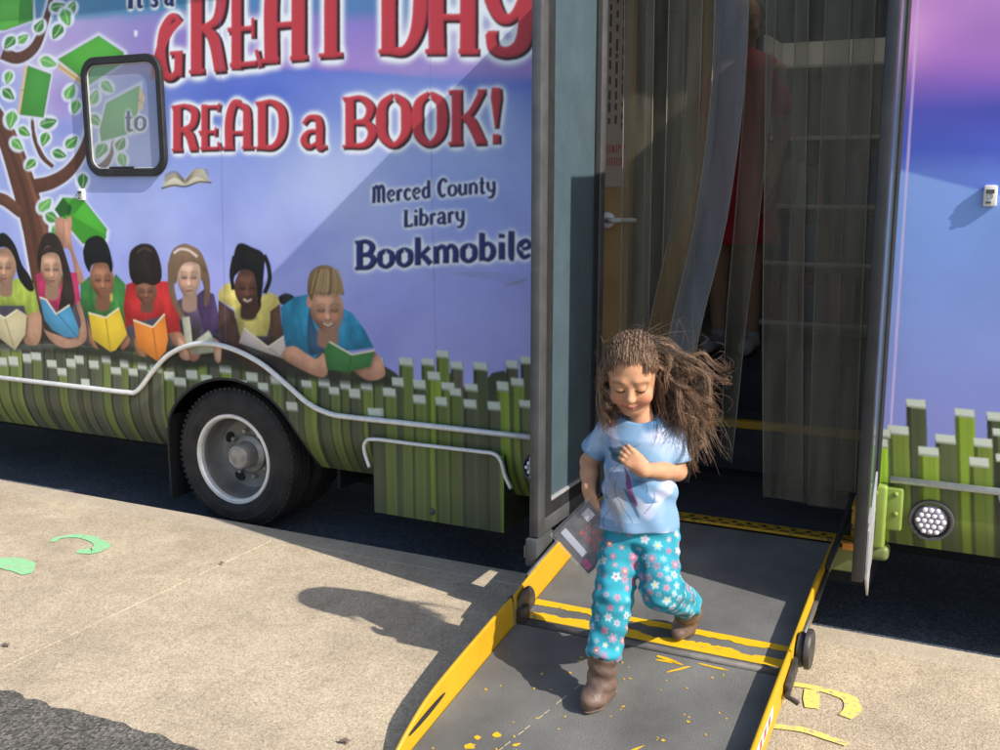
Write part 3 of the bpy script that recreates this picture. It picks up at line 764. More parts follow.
# 5 purple shirt
P(Z3, [(735, 420), (800, 390), (833, 400), (865, 420), (880, 520), (780, 540)], (96, 78, 112), smooth=False)
P(Z4, [(60, 320), (100, 288), (142, 310), (162, 400), (166, 472), (100, 472), (84, 400)], (78, 54, 104), smooth=False)
P(Z3, [(698, 270), (718, 210), (760, 183), (800, 192), (846, 236), (874, 330), (870, 420), (850, 440), (842, 340), (760, 240), (726, 330), (742, 430), (780, 500), (760, 505), (714, 420), (700, 350)], (150, 116, 92))
face(Z3, 786, 318, 50, 92, (224, 176, 156), look=.05)
CL.stroke(Z3((724, 222), (750, 205), (786, 210), (812, 236)), 2.6, ink((224, 200, 196)))
P(Z3, [(712, 330), (718, 240), (752, 196), (796, 190), (840, 222), (862, 300), (846, 300), (830, 272), (800, 258), (768, 264), (744, 296), (732, 350)], (150, 116, 90))
CL.stroke(Z3((724, 222), (750, 205), (786, 210), (822, 236)), 2.4, ink((224, 200, 196)))
P(Z4, [(8, 405), (40, 403), (52, 512), (120, 460), (142, 500), (140, 552), (52, 562), (20, 500)], (190, 188, 170), smooth=False)
P(Z4, [(-10, 480), (20, 520), (40, 580), (0, 570)], (206, 156, 132)); P(Z4, [(140, 490), (170, 520), (168, 590), (145, 580)], (206, 156, 132))
# 6 braids, yellow shirt
P(Z4, [(160, 302), (182, 270), (215, 258), (330, 330), (362, 300), (402, 312), (420, 346), (390, 382), (362, 484), (250, 484), (226, 372), (160, 332)], (234, 212, 112), smooth=False)
P(Z4, [(262, 360), (295, 414), (335, 370), (330, 330), (262, 330)], (88, 56, 46))
face(Z4, 282, 280, 56, 86, (104, 66, 54), rot=.1, look=.0, smile=True, dark=(24, 18, 18))
P(Z4, [(216, 190), (232, 115), (256, 96), (300, 113), (348, 142), (350, 220), (338, 330), (326, 362), (322, 300), (306, 222), (262, 206), (232, 230), (222, 250)], (28, 26, 30))
CL.stroke(Z4((226, 150), (214, 220), (222, 292)), 4, ink((26, 24, 26))); CL.stroke(Z4((350, 145), (368, 190), (373, 250), (352, 306)), 4.4, ink((26, 24, 26)))
P(Z4, [(160, 332), (226, 380), (240, 470), (260, 520), (340, 600), (420, 640), (300, 628), (182, 522), (160, 440)], (92, 60, 50), smooth=False); P(Z4, [(376, 380), (416, 350), (428, 480), (372, 505)], (100, 66, 54), smooth=False)
openbook(Z4, [(266, 450), (366, 530), (440, 480), (452, 520), (430, 576), (356, 552), (245, 512)], (204, 186, 184), [(266, 450), (366, 530), (440, 480)])
# 7 blue shirt
P(Z4, [(408, 320), (440, 305), (476, 320), (460, 352), (420, 350)], (36, 38, 44))
P(Z4, [(420, 362), (480, 320), (536, 308), (600, 360), (672, 362), (722, 392), (772, 460), (808, 532), (720, 544), (600, 542), (560, 578), (440, 532), (424, 430)], (38, 144, 194), smooth=False)
P(Z4, [(540, 360), (560, 440), (590, 490), (600, 540), (540, 560), (530, 450)], (52, 92, 130))
face(Z4, 612, 372, 70, 100, (218, 156, 126), rot=-.1, look=.08, smile=True, dark=(90, 62, 44))
CL.ell(*Z4((540, 340))[0], 3, 6, ink((206, 140, 112)))
P(Z4, [(530, 300), (534, 246), (550, 210), (592, 188), (640, 200), (672, 250), (682, 312), (650, 304), (600, 314), (562, 306), (548, 336)], (158, 124, 84))
for k in range(26): CL.stroke(Z4((540 + 5.4 * k, 318 - 9 * (k % 3)), (552 + 5 * k, 262), (576 + 3.4 * k, 206)), 1.2, ink(random.choice([(186, 152, 106), (112, 84, 56), (150, 116, 78)])), alpha=.6)
for k in range(9): CL.stroke(Z4((548 + 13 * k, 300), (556 + 12 * k, 250), (570 + 9 * k, 205)), .8, ink(random.choice([(196, 164, 116), (112, 84, 56)])), alpha=.7)
P(Z4, [(440, 532), (482, 528), (562, 578), (600, 556), (614, 640), (566, 650), (430, 578)], (214, 150, 122)); P(Z4, [(806, 540), (842, 590), (852, 650), (784, 668), (722, 622), (744, 590), (800, 600)], (212, 148, 120))
openbook(Z4, [(600, 545), (622, 505), (716, 560), (800, 540), (812, 546), (792, 612), (700, 634), (612, 622)], (62, 130, 66), [(622, 507), (716, 561), (812, 543)])

MUTE = 0.0
# ---- lettering
RED, RDK = (184, 58, 70), (52, 24, 32)
letters(CL, [('G', 154, 184, 80, 77, 62), ('R', 188, 226, 75, 72, 98), ('E', 228, 261, 70, 67, 100), ('A', 262, 307, 64, 60, 104), ('T', 309, 352, 59, 57, 104)], RED, RDK, 8, 3.4)
letters(CL, [('D', 378, 425, 54.5, 54, 104), ('A', 426, 478, 54.5, 54.5, 104), ('Y', 482, 534, 54, 54, 106)], RED, RDK, 8, 3.4)
CL.stroke([(153, 80), (158, 56), (167, 34), (181, 20)], [3, 8, 10, 5], ink(RED))
letters(CL, [('R', 171, 198, 151.5, 150.5, 46), ('E', 199, 221, 150.5, 150, 46), ('A', 223, 253, 149.5, 149, 47), ('D', 255, 286, 149.5, 148, 48)], RED, RDK, 6, 2.6)
letters(CL, [('a', 300, 327, 149, 148, 32)], RED, RDK, 6, 2.6)
letters(CL, [('B', 343, 376, 148, 147, 51), ('O', 376, 411, 147, 146, 53), ('O', 412, 447, 146, 145, 54), ('K', 449, 486, 145, 144, 55), ('!', 484, 508, 144, 143, 56)], RED, RDK, 6, 2.6)
NAVY, NDK = (44, 48, 112), (22, 22, 52)
letters(CL, [('I', 126, 134, 8, 8, 22), ('t', 135, 143, 7, 7, 14), ("'", 143, 150, 6, 6, 22), ('s', 150, 158, 6, 6, 14), ('a', 164, 174, 5, 5, 14)], NAVY, NDK, 4, 1.0)
def word(txt, x0, x1, b0, b1, xh, caps, glow, off, grow=0.0):
    W = {'m': 1.45, 'M': 1.5, 'i': .52, 'l': .52, 't': .7, 'r': .74, 'C': .95, 'L': .95, 'B': 1.15, 'e': .92, 'c': .85}
    ws = [W.get(c, 1.0) for c in txt]; tot = sum(ws); it = []; u = 0
    for c, w in zip(txt, ws):
        a = x0 + (x1 - x0) * u / tot; e = x0 + (x1 - x0) * (u + w * .96) / tot
        ya = b0 + (b1 - b0) * (u / tot); ye = b0 + (b1 - b0) * ((u + w) / tot)
        it.append((c, a, e, ya, ye, caps if c.isupper() else xh)); u += w
    letters(CL, it, NAVY, NDK, glow, off, halo_a=.85, grow=grow)
word('Merced', 371, 431, 203, 197.5, 11.5, 17, 4, 1.0)
word('County', 437, 496, 197, 192, 11.5, 18, 4, 1.0)
word('Library', 403, 465, 227, 221.5, 11.5, 17, 4, 1.0)
word('Bookmobile', 355, 533, 269, 257, 18, 28, 5, 1.4, grow=.8)
word('to', 125, 148, 131, 130, 14.5, 18, 3, .8)
# a scraped arrow-like scribble, a rivet seam and small blemishes
for q in range(6):
    CL.stroke([(452 + 4 * q, 273 + q * .8), (488, 272 + q * 1.3), (512 + q, 276 + 2 * q), (526 - q, 281 + q)], .8, ink((128, 132, 150)), alpha=.45)
CL.stroke([(505, 286), (518, 282), (527, 279)], 2.4, ink((122, 126, 140)), alpha=.5)
for (xa, xb) in ((219, 226), (429, 436)):
    CL.stroke([(xa, -40), (xa + 3, 200), (xb, 350)], .7, ink((92, 98, 160)), smooth=False, alpha=.55)
CL.poly([(134, 30), (138, 31), (137, 37), (134, 36)], ink((222, 226, 240)), alpha=.8)

CL.img = CL.img * .35 + box_blur(CL.img, 1) * .65
# ================= front part of the side
CR = Canvas(-0.47, 0.85, 0.16, 2.80, 0.003)
vgrad(CR, [(-200, (150, 104, 186)), (-40, (176, 124, 200)), (30, (186, 130, 206)), (60, (166, 112, 198)), (90, (128, 94, 190)), (118, (84, 84, 186)), (160, (78, 96, 196)), (182, (112, 142, 222)), (240, (112, 140, 212)), (320, (120, 138, 206)), (400, (126, 132, 200)), (700, (120, 120, 190))], noise=34, seed=31)
edge_ = np.clip((CR.py - (165 + (CR.px - 885) * .25)) / 3, 0, 1)  # slanting edge of a light and shade step painted into the print
upper = (1 - edge_) * np.clip((CR.py - 105) / 60, 0, 1)
CR.img[:] = CR.img * (1 - .45 * upper[..., None]) + ink((66, 76, 182)) * (.45 * upper[..., None])  # shade above the edge, mixed into the print colour
w_ = edge_ * np.exp(-np.clip(CR.py - 165, 0, 400) / 70)
CR.img[:] = CR.img * (1 - .4 * w_[..., None]) + ink((150, 178, 236)) * (.4 * w_[..., None])  # fading light below the edge, mixed into the print colour
glow_at(CR, 905, 30, 36, 46, (222, 160, 228), .7)
glow_at(CR, 1000, 30, 60, 30, (140, 100, 180), .6)
glow_at(CR, 1000, 110, 60, 22, (66, 72, 168), .6)
CR.img *= (0.9 + 0.2 * value_noise(CR.h, CR.w, 70, 41, 5))[..., None]
CR.stroke([(918.4, 0), (904, 220), (888, 470)], 2.0, ink((196, 176, 226)), smooth=False, alpha=.85)
CR.stroke([(923, -140), (918.4, 0)], 2.0, ink((196, 176, 226)), smooth=False, alpha=.85)
S8 = lambda L: [(840 + x / 3.125, 380 + y / 3.125) for x, y in L]
CR.poly([(860, 640)] + [(x, 462 + .1 * (x - 880)) for x in range(860, 1300, 20)] + [(1300, 700)], ink((66, 74, 54)))
row(CR, [(x, 450 + .11 * (x - 880) + 7 * math.sin(x * 1.3)) for x in range(1010, 1300, 16)], 20, 61, 660)
row(CR, [(x, 405 + .11 * (x - 880) + 14 * math.sin(x * .9)) for x in range(1020, 1300, 25)], 22, 60, 660)
row(CR, S8([(238, 58), (390, 88), (492, 98), (560, 90), (640, 110)]), 21, 51, 660)
row(CR, S8([(182, 140), (330, 168), (447, 180), (128, 150), (510, 150)]), 19, 52, 660)
row(CR, S8([(277, 207), (435, 240), (520, 230)]), 20, 53, 660)
book_spine(CR, *S8([(128, 182)])[0], 14, (150, 186, 52), 660, 0, True, 5)
row(CR, [(x, 482 + .11 * (x - 880) + 5 * math.sin(x * 2.1)) for x in range(1010, 1300, 21)], 20, 62, 660)
w_ = np.clip((CR.py - 500) / 60, 0, 1)[..., None] * .4
CR.img[:] = CR.img * (1 - w_) + ink((92, 90, 72)) * w_

def sample(cv, x, z):
    u = np.clip((np.asarray(x) - cv.x0) / cv.res - .5, 0, cv.w - 1.001); v = np.clip((np.asarray(z) - cv.z0) / cv.res - .5, 0, cv.h - 1.001)
    ui, vi = u.astype(int), v.astype(int); fu, fv = (u - ui)[:, None], (v - vi)[:, None]
    I = cv.img
    return (I[vi, ui] * (1 - fu) + I[vi, ui + 1] * fu) * (1 - fv) + (I[vi + 1, ui] * (1 - fu) + I[vi + 1, ui + 1] * fu) * fv

def set_art(me, cols, name='art'):
    c = np.clip(np.c_[cols, np.ones(len(cols))], 0, 1).astype(np.float32)
    at = me.color_attributes.new(name, 'FLOAT_COLOR', 'POINT')
    at.data.foreach_set('color', c.ravel())

def panel(name, xs, zs, cv, prof, material, parent, holes=None, tint=None, snap=None):
    xs, zs = np.asarray(xs), np.asarray(zs)
    X, Zz = np.meshgrid(xs, zs)
    if snap is not None:
        cx, cz, R, tol = snap
        dx, dz = X - cx, Zz - cz; r = np.hypot(dx, dz)
        s = np.abs(r - R) < tol
        X = np.where(s, cx + dx / np.maximum(r, 1e-6) * R, X); Zz = np.where(s, cz + dz / np.maximum(r, 1e-6) * R, Zz)
    Y = prof(X, Zz)
    n, m = len(zs), len(xs)
    co = np.c_[X.ravel(), Y.ravel(), Zz.ravel()]
    idx = np.arange(n * m).reshape(n, m)
    q = np.stack([idx[:-1, :-1], idx[:-1, 1:], idx[1:, 1:], idx[1:, :-1]], -1).reshape(-1, 4)
    if holes is not None:
        cxy = co[q].mean(1)
        q = q[~holes(cxy[:, 0], cxy[:, 2])]
    me = bpy.data.meshes.new(name)
    me.vertices.add(len(co)); me.vertices.foreach_set('co', co.astype(np.float32).ravel())
    me.loops.add(q.size); me.loops.foreach_set('vertex_index', q.astype(np.int32).ravel())
    me.polygons.add(len(q)); me.polygons.foreach_set('loop_start', np.arange(0, q.size, 4, dtype=np.int32))
    me.polygons.foreach_set('loop_total', np.full(len(q), 4, np.int32))
    me.update(calc_edges=True)
    cols = sample(cv, co[:, 0], co[:, 2])
    if tint is not None: cols = tint(cols, co)
    set_art(me, cols)
    me.polygons.foreach_set('use_smooth', np.ones(len(q), bool))
    o = link_mesh(name, me, material)
    if parent is not None:
        o.parent = parent
        o.matrix_parent_inverse = Matrix.Translation(-Vector(parent.location))
    return o
# ------------------------------------------------------------------ the bookmobile
M_WRAP = vmat('printed_wrap', rough=0.38, spec=0.35)
M_WRAP_GLASS = vmat('printed_window_film', rough=0.12, spec=0.6)
M_RUBBER = mat('black_rubber', (0.018, 0.018, 0.019), 0.6, var=0.3, scale=20)
M_TYRE = mat('tyre_rubber', (0.026, 0.023, 0.021), 0.75, var=0.55, scale=9, bump=0.25, bscale=90)
M_RIM = mat('painted_steel_wheel', (0.17, 0.167, 0.16), 0.42, metal=0.3, var=0.3, scale=9, bump=0.05)
M_HUB = mat('hub_metal', (0.4, 0.37, 0.34), 0.5, metal=0.5, var=0.25, scale=20)
M_CHROME = mat('brushed_trim', (0.8, 0.79, 0.76), 0.38, metal=0.35, var=0.1, scale=30)
M_ALU = mat('weathered_aluminium', (0.085, 0.087, 0.09), 0.5, metal=0.25, var=0.22, scale=12, bump=0.03)
M_ALU_L = mat('pale_aluminium', (0.42, 0.42, 0.42), 0.45, metal=0.3, var=0.2, scale=15)
M_DARK = mat('underbody_black', (0.012, 0.012, 0.013), 0.85, var=0.3)
M_INT = mat('interior_grey', (0.2, 0.19, 0.17), 0.7, var=0.15)
M_STEPM = mat('step_rubber', (0.025, 0.03, 0.04), 0.75, var=0.3, scale=16, bump=0.1)
M_WOOD = mat('tan_wood', (0.42, 0.26, 0.11), 0.5, var=0.18, scale=5)
M_PAPER = mat('paper', (0.46, 0.36, 0.27), 0.7, var=0.06)
M_PRINTK = mat('sign_black_print', (0.13, 0.10, 0.08), 0.7, var=0.1)
M_PRINTR = mat('sign_red_print', (0.5, 0.12, 0.09), 0.7, var=0.1)
M_WHITE = mat('white_plastic', (0.72, 0.7, 0.66), 0.4, var=0.06)
M_GREEN = mat('lime_vinyl', (0.2, 0.275, 0.05), 0.42, var=0.25, scale=5)
M_OLIVE = mat('olive_vinyl', (0.16, 0.19, 0.06), 0.45, var=0.25, scale=7)

def worn_yellow(name, wear, scale, under=(0.16, 0.16, 0.155), seed=0.0, yc=(0.46, 0.262, 0.010)):
    m, nt, b = new_mat(name)
    tc = nt.nodes.new('ShaderNodeTexCoord')
    mp = nt.nodes.new('ShaderNodeMapping')
    mp.inputs['Location'].default_value = (seed, seed * .7, 0)
    nt.links.new(tc.outputs['Object'], mp.inputs['Vector'])
    n = nt.nodes.new('ShaderNodeTexNoise'); n.inputs['Scale'].default_value = scale; n.inputs['Detail'].default_value = 8; n.inputs['Roughness'].default_value = 0.7
    nt.links.new(mp.outputs[0], n.inputs['Vector'])
    r = nt.nodes.new('ShaderNodeValToRGB')
    e = r.color_ramp.elements
    e[0].position = wear; e[0].color = (*under, 1)
    e[1].position = wear + 0.03; e[1].color = (*yc, 1)
    k = e.new(wear + 0.28); k.color = (*[c * 1.12 for c in yc], 1)
    nt.links.new(n.outputs['Fac'], r.inputs['Fac'])
    nt.links.new(r.outputs['Color'], b.inputs['Base Color'])
    b.inputs['Roughness'].default_value = 0.42
    bp = nt.nodes.new('ShaderNodeBump'); bp.inputs['Strength'].default_value = 0.15; bp.inputs['Distance'].default_value = 0.004
    nt.links.new(n.outputs['Fac'], bp.inputs['Height']); nt.links.new(bp.outputs['Normal'], b.inputs['Normal'])
    return m
M_YEL_FLAT = worn_yellow('floor_yellow', 0.35, 30, seed=5.0, yc=(0.66, 0.39, 0.012))
M_YEL = worn_yellow('safety_yellow', 0.24, 9)
M_YEL_WORN = worn_yellow('worn_safety_yellow', 0.47, 16, seed=3.0)
M_YEL_DIRTY = worn_yellow('scuffed_threshold_yellow', 0.42, 30, under=(0.08, 0.06, 0.03), seed=1.0)

bus = empty('bookmobile', (-1.5, 1.2, -0.14))
tag(bus, 'purple and green printed bookmobile with kids reading and big red lettering on its side', 'bus')

WC = (-3.404, 0.22)
ARCH = (-3.385, 0.17, 0.462)
def prof_rear(X, Z):
    return 0.115 * np.clip((0.47 - Z) / 0.26, 0, 1.2) ** 2
def hole_rear(x, z):
    arch = np.hypot(x - ARCH[0], z - ARCH[1]) < ARCH[2]
    return arch
xs = np.r_[np.arange(-7.0, -5.12, 0.04), np.arange(-5.12, -1.474, 0.004), -1.472]
zs = np.arange(0.222, 2.56, 0.004)
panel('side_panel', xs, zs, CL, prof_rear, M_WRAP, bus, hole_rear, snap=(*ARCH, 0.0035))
xs = np.r_[np.arange(-0.418, 0.36, 0.004), np.arange(0.36, 2.6, 0.03)]
zs = np.arange(0.262, 2.56, 0.004)
panel('side_panel', xs, zs, CR, lambda X, Z: 0.06 * np.clip((0.42 - Z) / 0.18, 0, 1.2) ** 2, M_WRAP, bus)

# wheel arch lip
b = MB()
pts = []
for k in range(60):
    a = math.radians(-2 + 184 * k / 59)
    x, z = ARCH[0] + ARCH[2] * math.cos(a), ARCH[1] + ARCH[2] * math.sin(a)
    if z > 0.222: pts.append((x, float(prof_rear(np.array(x), np.array(z))) + 0.006, z))
b.tube(pts, 0.009, 8)
b.build('arch_lip', M_RUBBER, bus, smooth=True)

# shell
b = MB()
b.box(-7.0, -1.445, 0.012, 2.44, 2.555, 2.599); b.box(-0.418, 2.6, 0.012, 2.44, 2.555, 2.599)
prof = [(0.0, 2.55), (0.0, 2.66), (0.05, 2.78), (0.16, 2.86), (0.5, 2.9), (1.94, 2.9), (2.28, 2.86), (2.39, 2.78), (2.44, 2.66), (2.44, 2.6), (0.02, 2.6), (0.02, 2.55)]
b.poly([(-7.0, y, z) for y, z in prof], thick=(5.6, 0, 0)); b.poly([(-0.25, y, z) for y, z in prof], thick=(2.85, 0, 0))
b.poly([(-1.4, y, z) for y, z in prof[:5] + [(0.95, 2.9), (0.95, 2.6), (0.02, 2.6), (0.02, 2.55)]], thick=(1.15, 0, 0))  # opening left in the roof for the added daylight pane
b.poly([(-1.4, y, z) for y, z in [(1.75, 2.6), (1.75, 2.9)] + prof[5:10]], thick=(1.15, 0, 0))
b.build('roof', mat('roof_paint', (0.5, 0.5, 0.6), 0.4), bus)
m, nt, bs_ = new_mat('added_light_diffuser')
tl = nt.nodes.new('ShaderNodeBsdfTranslucent'); tl.inputs[0].default_value = (.50, .48, .42, 1); nt.links.new(tl.outputs[0], nt.nodes['Material Output'].inputs[0])
b = MB(); b.poly([(-1.42, .93, 2.91), (-.23, .93, 2.91), (-.23, 1.77, 2.91), (-1.42, 1.77, 2.91)]); b.build('added_light_pane', m, bus)  # unseen translucent pane, added to let daylight brighten the interior
b = MB(); b.box(-1.445, -0.418, 0.0, 0.03, 2.47, 2.549); b.build('door_header', M_RUBBER, bus)
b = MB(); b.box(-7.0, 2.6, 2.42, 2.44, 0.25, 2.6); b.build('far_side_panel', mat('far_wrap', (0.3, 0.32, 0.6), 0.4), bus)
b = MB(); b.box(-7.02, -7.0, 0.012, 2.43, 0.3, 2.7); b.build('rear_wall', mat('rear_wrap', (0.25, 0.28, 0.55), 0.4), bus)
b = MB(); b.poly([(2.6, 0.0, 0.2), (2.6, 0.0, 2.85), (2.9, 0.0, 2.7), (3.2, 0.0, 1.6), (4.1, 0.0, 1.25), (4.2, 0.0, 0.2)], thick=(0, 2.44, 0))
b.build('cab', mat('cab_wrap', (0.22, 0.25, 0.5), 0.35), bus)
b = MB()
b.box(-7.0, 2.6, 0.55, 1.9, 0.06, 0.3); b.box(-7.0, -3.92, 0.16, 2.4, 0.24, 0.3)
b.box(-3.95, -2.9, 0.6, 0.66, 0.0, 0.9); b.box(-3.95, -2.9, 0.02, 0.62, 0.7, 0.72)
b.box(-3.97, -3.95, 0.17, 0.6, 0.1, 0.72); b.box(-2.88, -2.86, 0.17, 0.6, 0.1, 0.72)
b.box(-2.86, -1.47, 0.17, 2.4, 0.24, 0.28); b.box(-0.4, 2.6, 0.08, 2.4, 0.262, 0.3)
b.box(-1.46, -0.4, 0.12, 0.6, 0.05, 0.2)
b.build('chassis', M_DARK, bus)

# awning case along the roof edge
b = MB(); b.box(-6.6, -1.6, -0.062, -0.002, 2.601, 2.72, bevel=0.02)
b.build('awning_case', M_WHITE, bus)

# trim rails
def rail(path, r=0.013, y=-0.018):
    b = MB(); b.tube([(x, y, z) for x, z in path], r, 10); return b
p2d = art(smooth_path([(100, 388.4), (128, 391.6), (140, 390.2), (156, 370), (172, 354), (193, 344.5), (215, 343.5), (239, 350), (265, 364), (289, 384), (311, 403), (332, 413), (352, 416.4), (400, 421.6)], 6))
path = [(-7.0, 0.512)] + [tuple(q) for q in p2d] + [(-1.462, 0.521)]
rail(path).build('trim_rail', M_CHROME, bus, smooth=True)
rail([(-0.34, 0.519), (2.6, 0.519)]).build('trim_rail', M_CHROME, bus, smooth=True)

# window with rounded rubber frame, the wrap printed across the pane
def rrect(x0, x1, z0, z1, r, n=8):
    out = []
    for cx, cz, a0 in ((x1 - r, z1 - r, 0), (x0 + r, z1 - r, 90), (x0 + r, z0 + r, 180), (x1 - r, z0 + r, 270)):
        for k in range(n + 1):
            a = math.radians(a0 + 90 * k / n)
            out.append((cx + r * math.cos(a), cz + r * math.sin(a)))
    return out
def ring_frame(x0, x1, z0, z1, r, w, y0, y1):
    b = MB(); o = rrect(x0, x1, z0, z1, r); i = rrect(x0 + w, x1 - w, z0 + w, z1 - w, max(0.01, r - w))
    bv = 0.004
    o2 = rrect(x0 + bv, x1 - bv, z0 + bv, z1 - bv, r - bv); i2 = rrect(x0 + w - bv, x1 - w + bv, z0 + w - bv, z1 - w + bv, max(0.01, r - w) + bv)
    loops = [[(x, y1, z) for x, z in o], [(x, y0 + bv, z) for x, z in o], [(x, y0, z) for x, z in o2], [(x, y0, z) for x, z in i2], [(x, y0 + bv, z) for x, z in i], [(x, y1, z) for x, z in i]]
    V = [[b.bm.verts.new(p) for p in L] for L in loops]
    n = len(o)
    for a, c in zip(V[:-1], V[1:]):
        for k in range(n):
            b.bm.faces.new((a[k], a[(k + 1) % n], c[(k + 1) % n], c[k]))
    return b
WX0, WX1, WZ0, WZ1 = -4.213, -3.688, 1.602, 2.174
fr = ring_frame(WX0, WX1, WZ0, WZ1, 0.095, 0.036, -0.022, 0.0).build('window', M_RUBBER, bus, auto=40)
def tint_pane(c, co):
    return c * .5 + np.array(lin(168, 172, 178)) * .30
pane = panel('pane', np.arange(WX0 + 0.03, WX1 - 0.028, 0.004), np.arange(WZ0 + 0.03, WZ1 - 0.028, 0.004), CL, lambda X, Z: np.full_like(X, -0.007), M_WRAP_GLASS, fr, tint=tint_pane,
             holes=lambda x, z: (np.maximum(np.abs(x - (WX0 + WX1) / 2) - ((WX1 - WX0) / 2 - 0.1), 0) ** 2 + np.maximum(np.abs(z - (WZ0 + WZ1) / 2) - ((WZ1 - WZ0) / 2 - 0.1), 0) ** 2) > 0.08 ** 2)
ring_frame(WX0 + 0.034, WX1 - 0.034, WZ0 + 0.034, WZ1 - 0.034, 0.062, 0.008, -0.014, -0.001).build('inner_bead', M_ALU_L, fr, auto=40)
b = MB(); b.box(-4.06, -3.9, -0.018, -0.009, WZ0 + 0.037, WZ0 + 0.047, bevel=0.002); b.build('latch', M_RUBBER, fr)

# little marker plates on the side
def marker(x, z, w, h):
    b = MB(); b.box(x - w / 2, x + w / 2, -0.02, 0.0, z - h / 2, z + h / 2, bevel=0.006)
    o = b.build('marker_light', M_WHITE, bus, auto=35)
    b = MB(); b.box(x - w * .3, x + w * .3, -0.0235, -0.019, z + h * .12, z + h * .3, bevel=0.001); b.lathe([(0.009, -0.023), (0.009, -0.019)], (x, 0, z - h * .02), n=14); b.box(x - w * .28, x + w * .1, -0.023, -0.019, z - h * .36, z - h * .26)
    b.build('screw_slot', M_ALU, o)
marker(-0.092, 1.521, 0.042, 0.07)
marker(-4.272, 1.512, 0.042, 0.058)

# dual rear wheels
def wheel(y_out, full):
    t = MB()
    r0, w = 0.36, 0.2
    prof = [(0.215, 0.018), (0.222, 0.004), (0.245, -0.004), (0.262, -0.008), (0.264, -0.0105), (0.27, -0.0105), (0.272, -0.009), (0.285, -0.010), (0.300, -0.009), (0.302, -0.0115), (0.307, -0.0112), (0.309, -0.008), (0.315, -0.006), (0.338, 0.010), (0.352, 0.026), (0.3585, 0.04), (0.36, 0.055)]
    for k in range(3):
        c = 0.07 + 0.03 * k
        prof += [(0.36, c - 0.004), (0.35, c - 0.002), (0.35, c + 0.005), (0.36, c + 0.007)]
    prof += [(0.36, 0.16), (0.352, 0.178), (0.315, 0.205), (0.245, 0.204), (0.215, 0.19)]
    t.lathe([(r, a + y_out) for r, a in prof], (WC[0], 0, WC[1]), n=96)
    for k in range(0, 72):                               # tread shoulder blocks
        a = 2 * math.pi * (k + .5) / 72
        c = Vector((WC[0] + 0.352 * math.cos(a), y_out + 0.03, WC[1] + 0.352 * math.sin(a)))
        t.box(c.x - 0.0062, c.x + 0.0062, c.y - 0.012, c.y + 0.02, c.z - 0.0085, c.z + 0.0085, rot=Matrix.Rotation(-a, 3, 'Y'))
    root = t.build('tyre', M_TYRE, None, auto=35)
    return root
wh = empty('wheel', (WC[0], 0.03, WC[1]))
wh.parent = bus; wh.matrix_parent_inverse = Matrix.Translation(-Vector(bus.location))
def under(o, p):
    o.parent = p
    o.matrix_parent_inverse = Matrix.Translation(-Vector(WC_ORIGIN))
    return o
WC_ORIGIN = (WC[0], 0.03, WC[1])
under(wheel(0.03, True), wh)
under(wheel(0.27, True), wh)
r_ = MB()
r_.lathe([(0.212, 0.046), (0.203, 0.062), (0.199, 0.08), (0.196, 0.115), (0.188, 0.14), (0.174, 0.158), (0.14, 0.168), (0.105, 0.172), (0.085, 0.168), (0.0, 0.168)], (WC[0], 0, WC[1]), n=80)
under(r_.build('rim', M_RIM, None, auto=30), wh)
l_ = MB(); l_.lathe([(0.226, 0.046), (0.232, 0.036), (0.226, 0.026), (0.214, 0.027), (0.206, 0.036), (0.205, 0.056)], (WC[0], 0, WC[1]), n=80)
under(l_.build('rim_lip', M_CHROME, None, auto=30), wh)
h_ = MB()
h_.lathe([(0.098, 0.170), (0.094, 0.155), (0.070, 0.142), (0.066, 0.10), (0.062, 0.072), (0.056, 0.064), (0.05, 0.062), (0.046, 0.066), (0.0, 0.064)], (WC[0], 0, WC[1]), n=40)
for k in range(8):
    a = 2 * math.pi * k / 8 + .2
    h_.lathe([(0.012, 0.17), (0.012, 0.15), (0.008, 0.145), (0, 0.145)], (WC[0] + 0.118 * math.cos(a), 0, WC[1] + 0.118 * math.sin(a)), n=6)
under(h_.build('hub', M_HUB, None, auto=30), wh)
for k in range(4):
    a = 2 * math.pi * k / 4 + 1.05
    cx, cz = WC[0] + 0.146 * math.cos(a), WC[1] + 0.146 * math.sin(a)
    pts = [(0.03 * math.cos(t), 0.021 * math.sin(t)) for t in np.linspace(0, 2 * math.pi, 20, endpoint=False)]
    s_ = MB()
    s_.poly([(cx - math.sin(a) * u + math.cos(a) * v, 0.1585 - 0.10 * v, cz + math.cos(a) * u + math.sin(a) * v) for u, v in pts], thick=(0, 0.012, 0))
    under(s_.build('hand_hole', M_DARK, None), wh)

b = MB(); b.box(-3.832, -3.818, 0.03, 0.3, -0.04, 0.40, bevel=0.004)
b.build('mud_flap', M_RUBBER, bus)

# battery box door with its bent trim
bx = np.arange(-2.545, -1.882, 0.004); bz = np.arange(0.082, 0.427, 0.004)
door = panel('battery_door', bx, bz, CL, lambda X, Z: np.full_like(X, -0.014), M_WRAP, bus)
b = MB(); b.box(-2.545, -1.884, -0.0125, 0.5, 0.082, 0.424); b.build('battery_box', mat('box_side', (0.05, 0.06, 0.035), 0.6), door)
tp = [art([q])[0] for q in smooth_path([(373, 466), (368, 450), (369, 441), (378, 438), (420, 443), (480, 450), (497, 452.5), (504, 460), (508, 474), (514, 487)], 6)]
b = MB(); b.tube([(x, -0.028, z) for x, z in tp], 0.0095, 8); b.build('trim_rail', M_CHROME, bus, smooth=True)
b = MB(); b.lathe([(0.0, -0.022), (0.012, -0.02), (0.016, -0.0145)], (-2.24, 0, 0.128), n=16); b.build('lock', M_ALU, door)

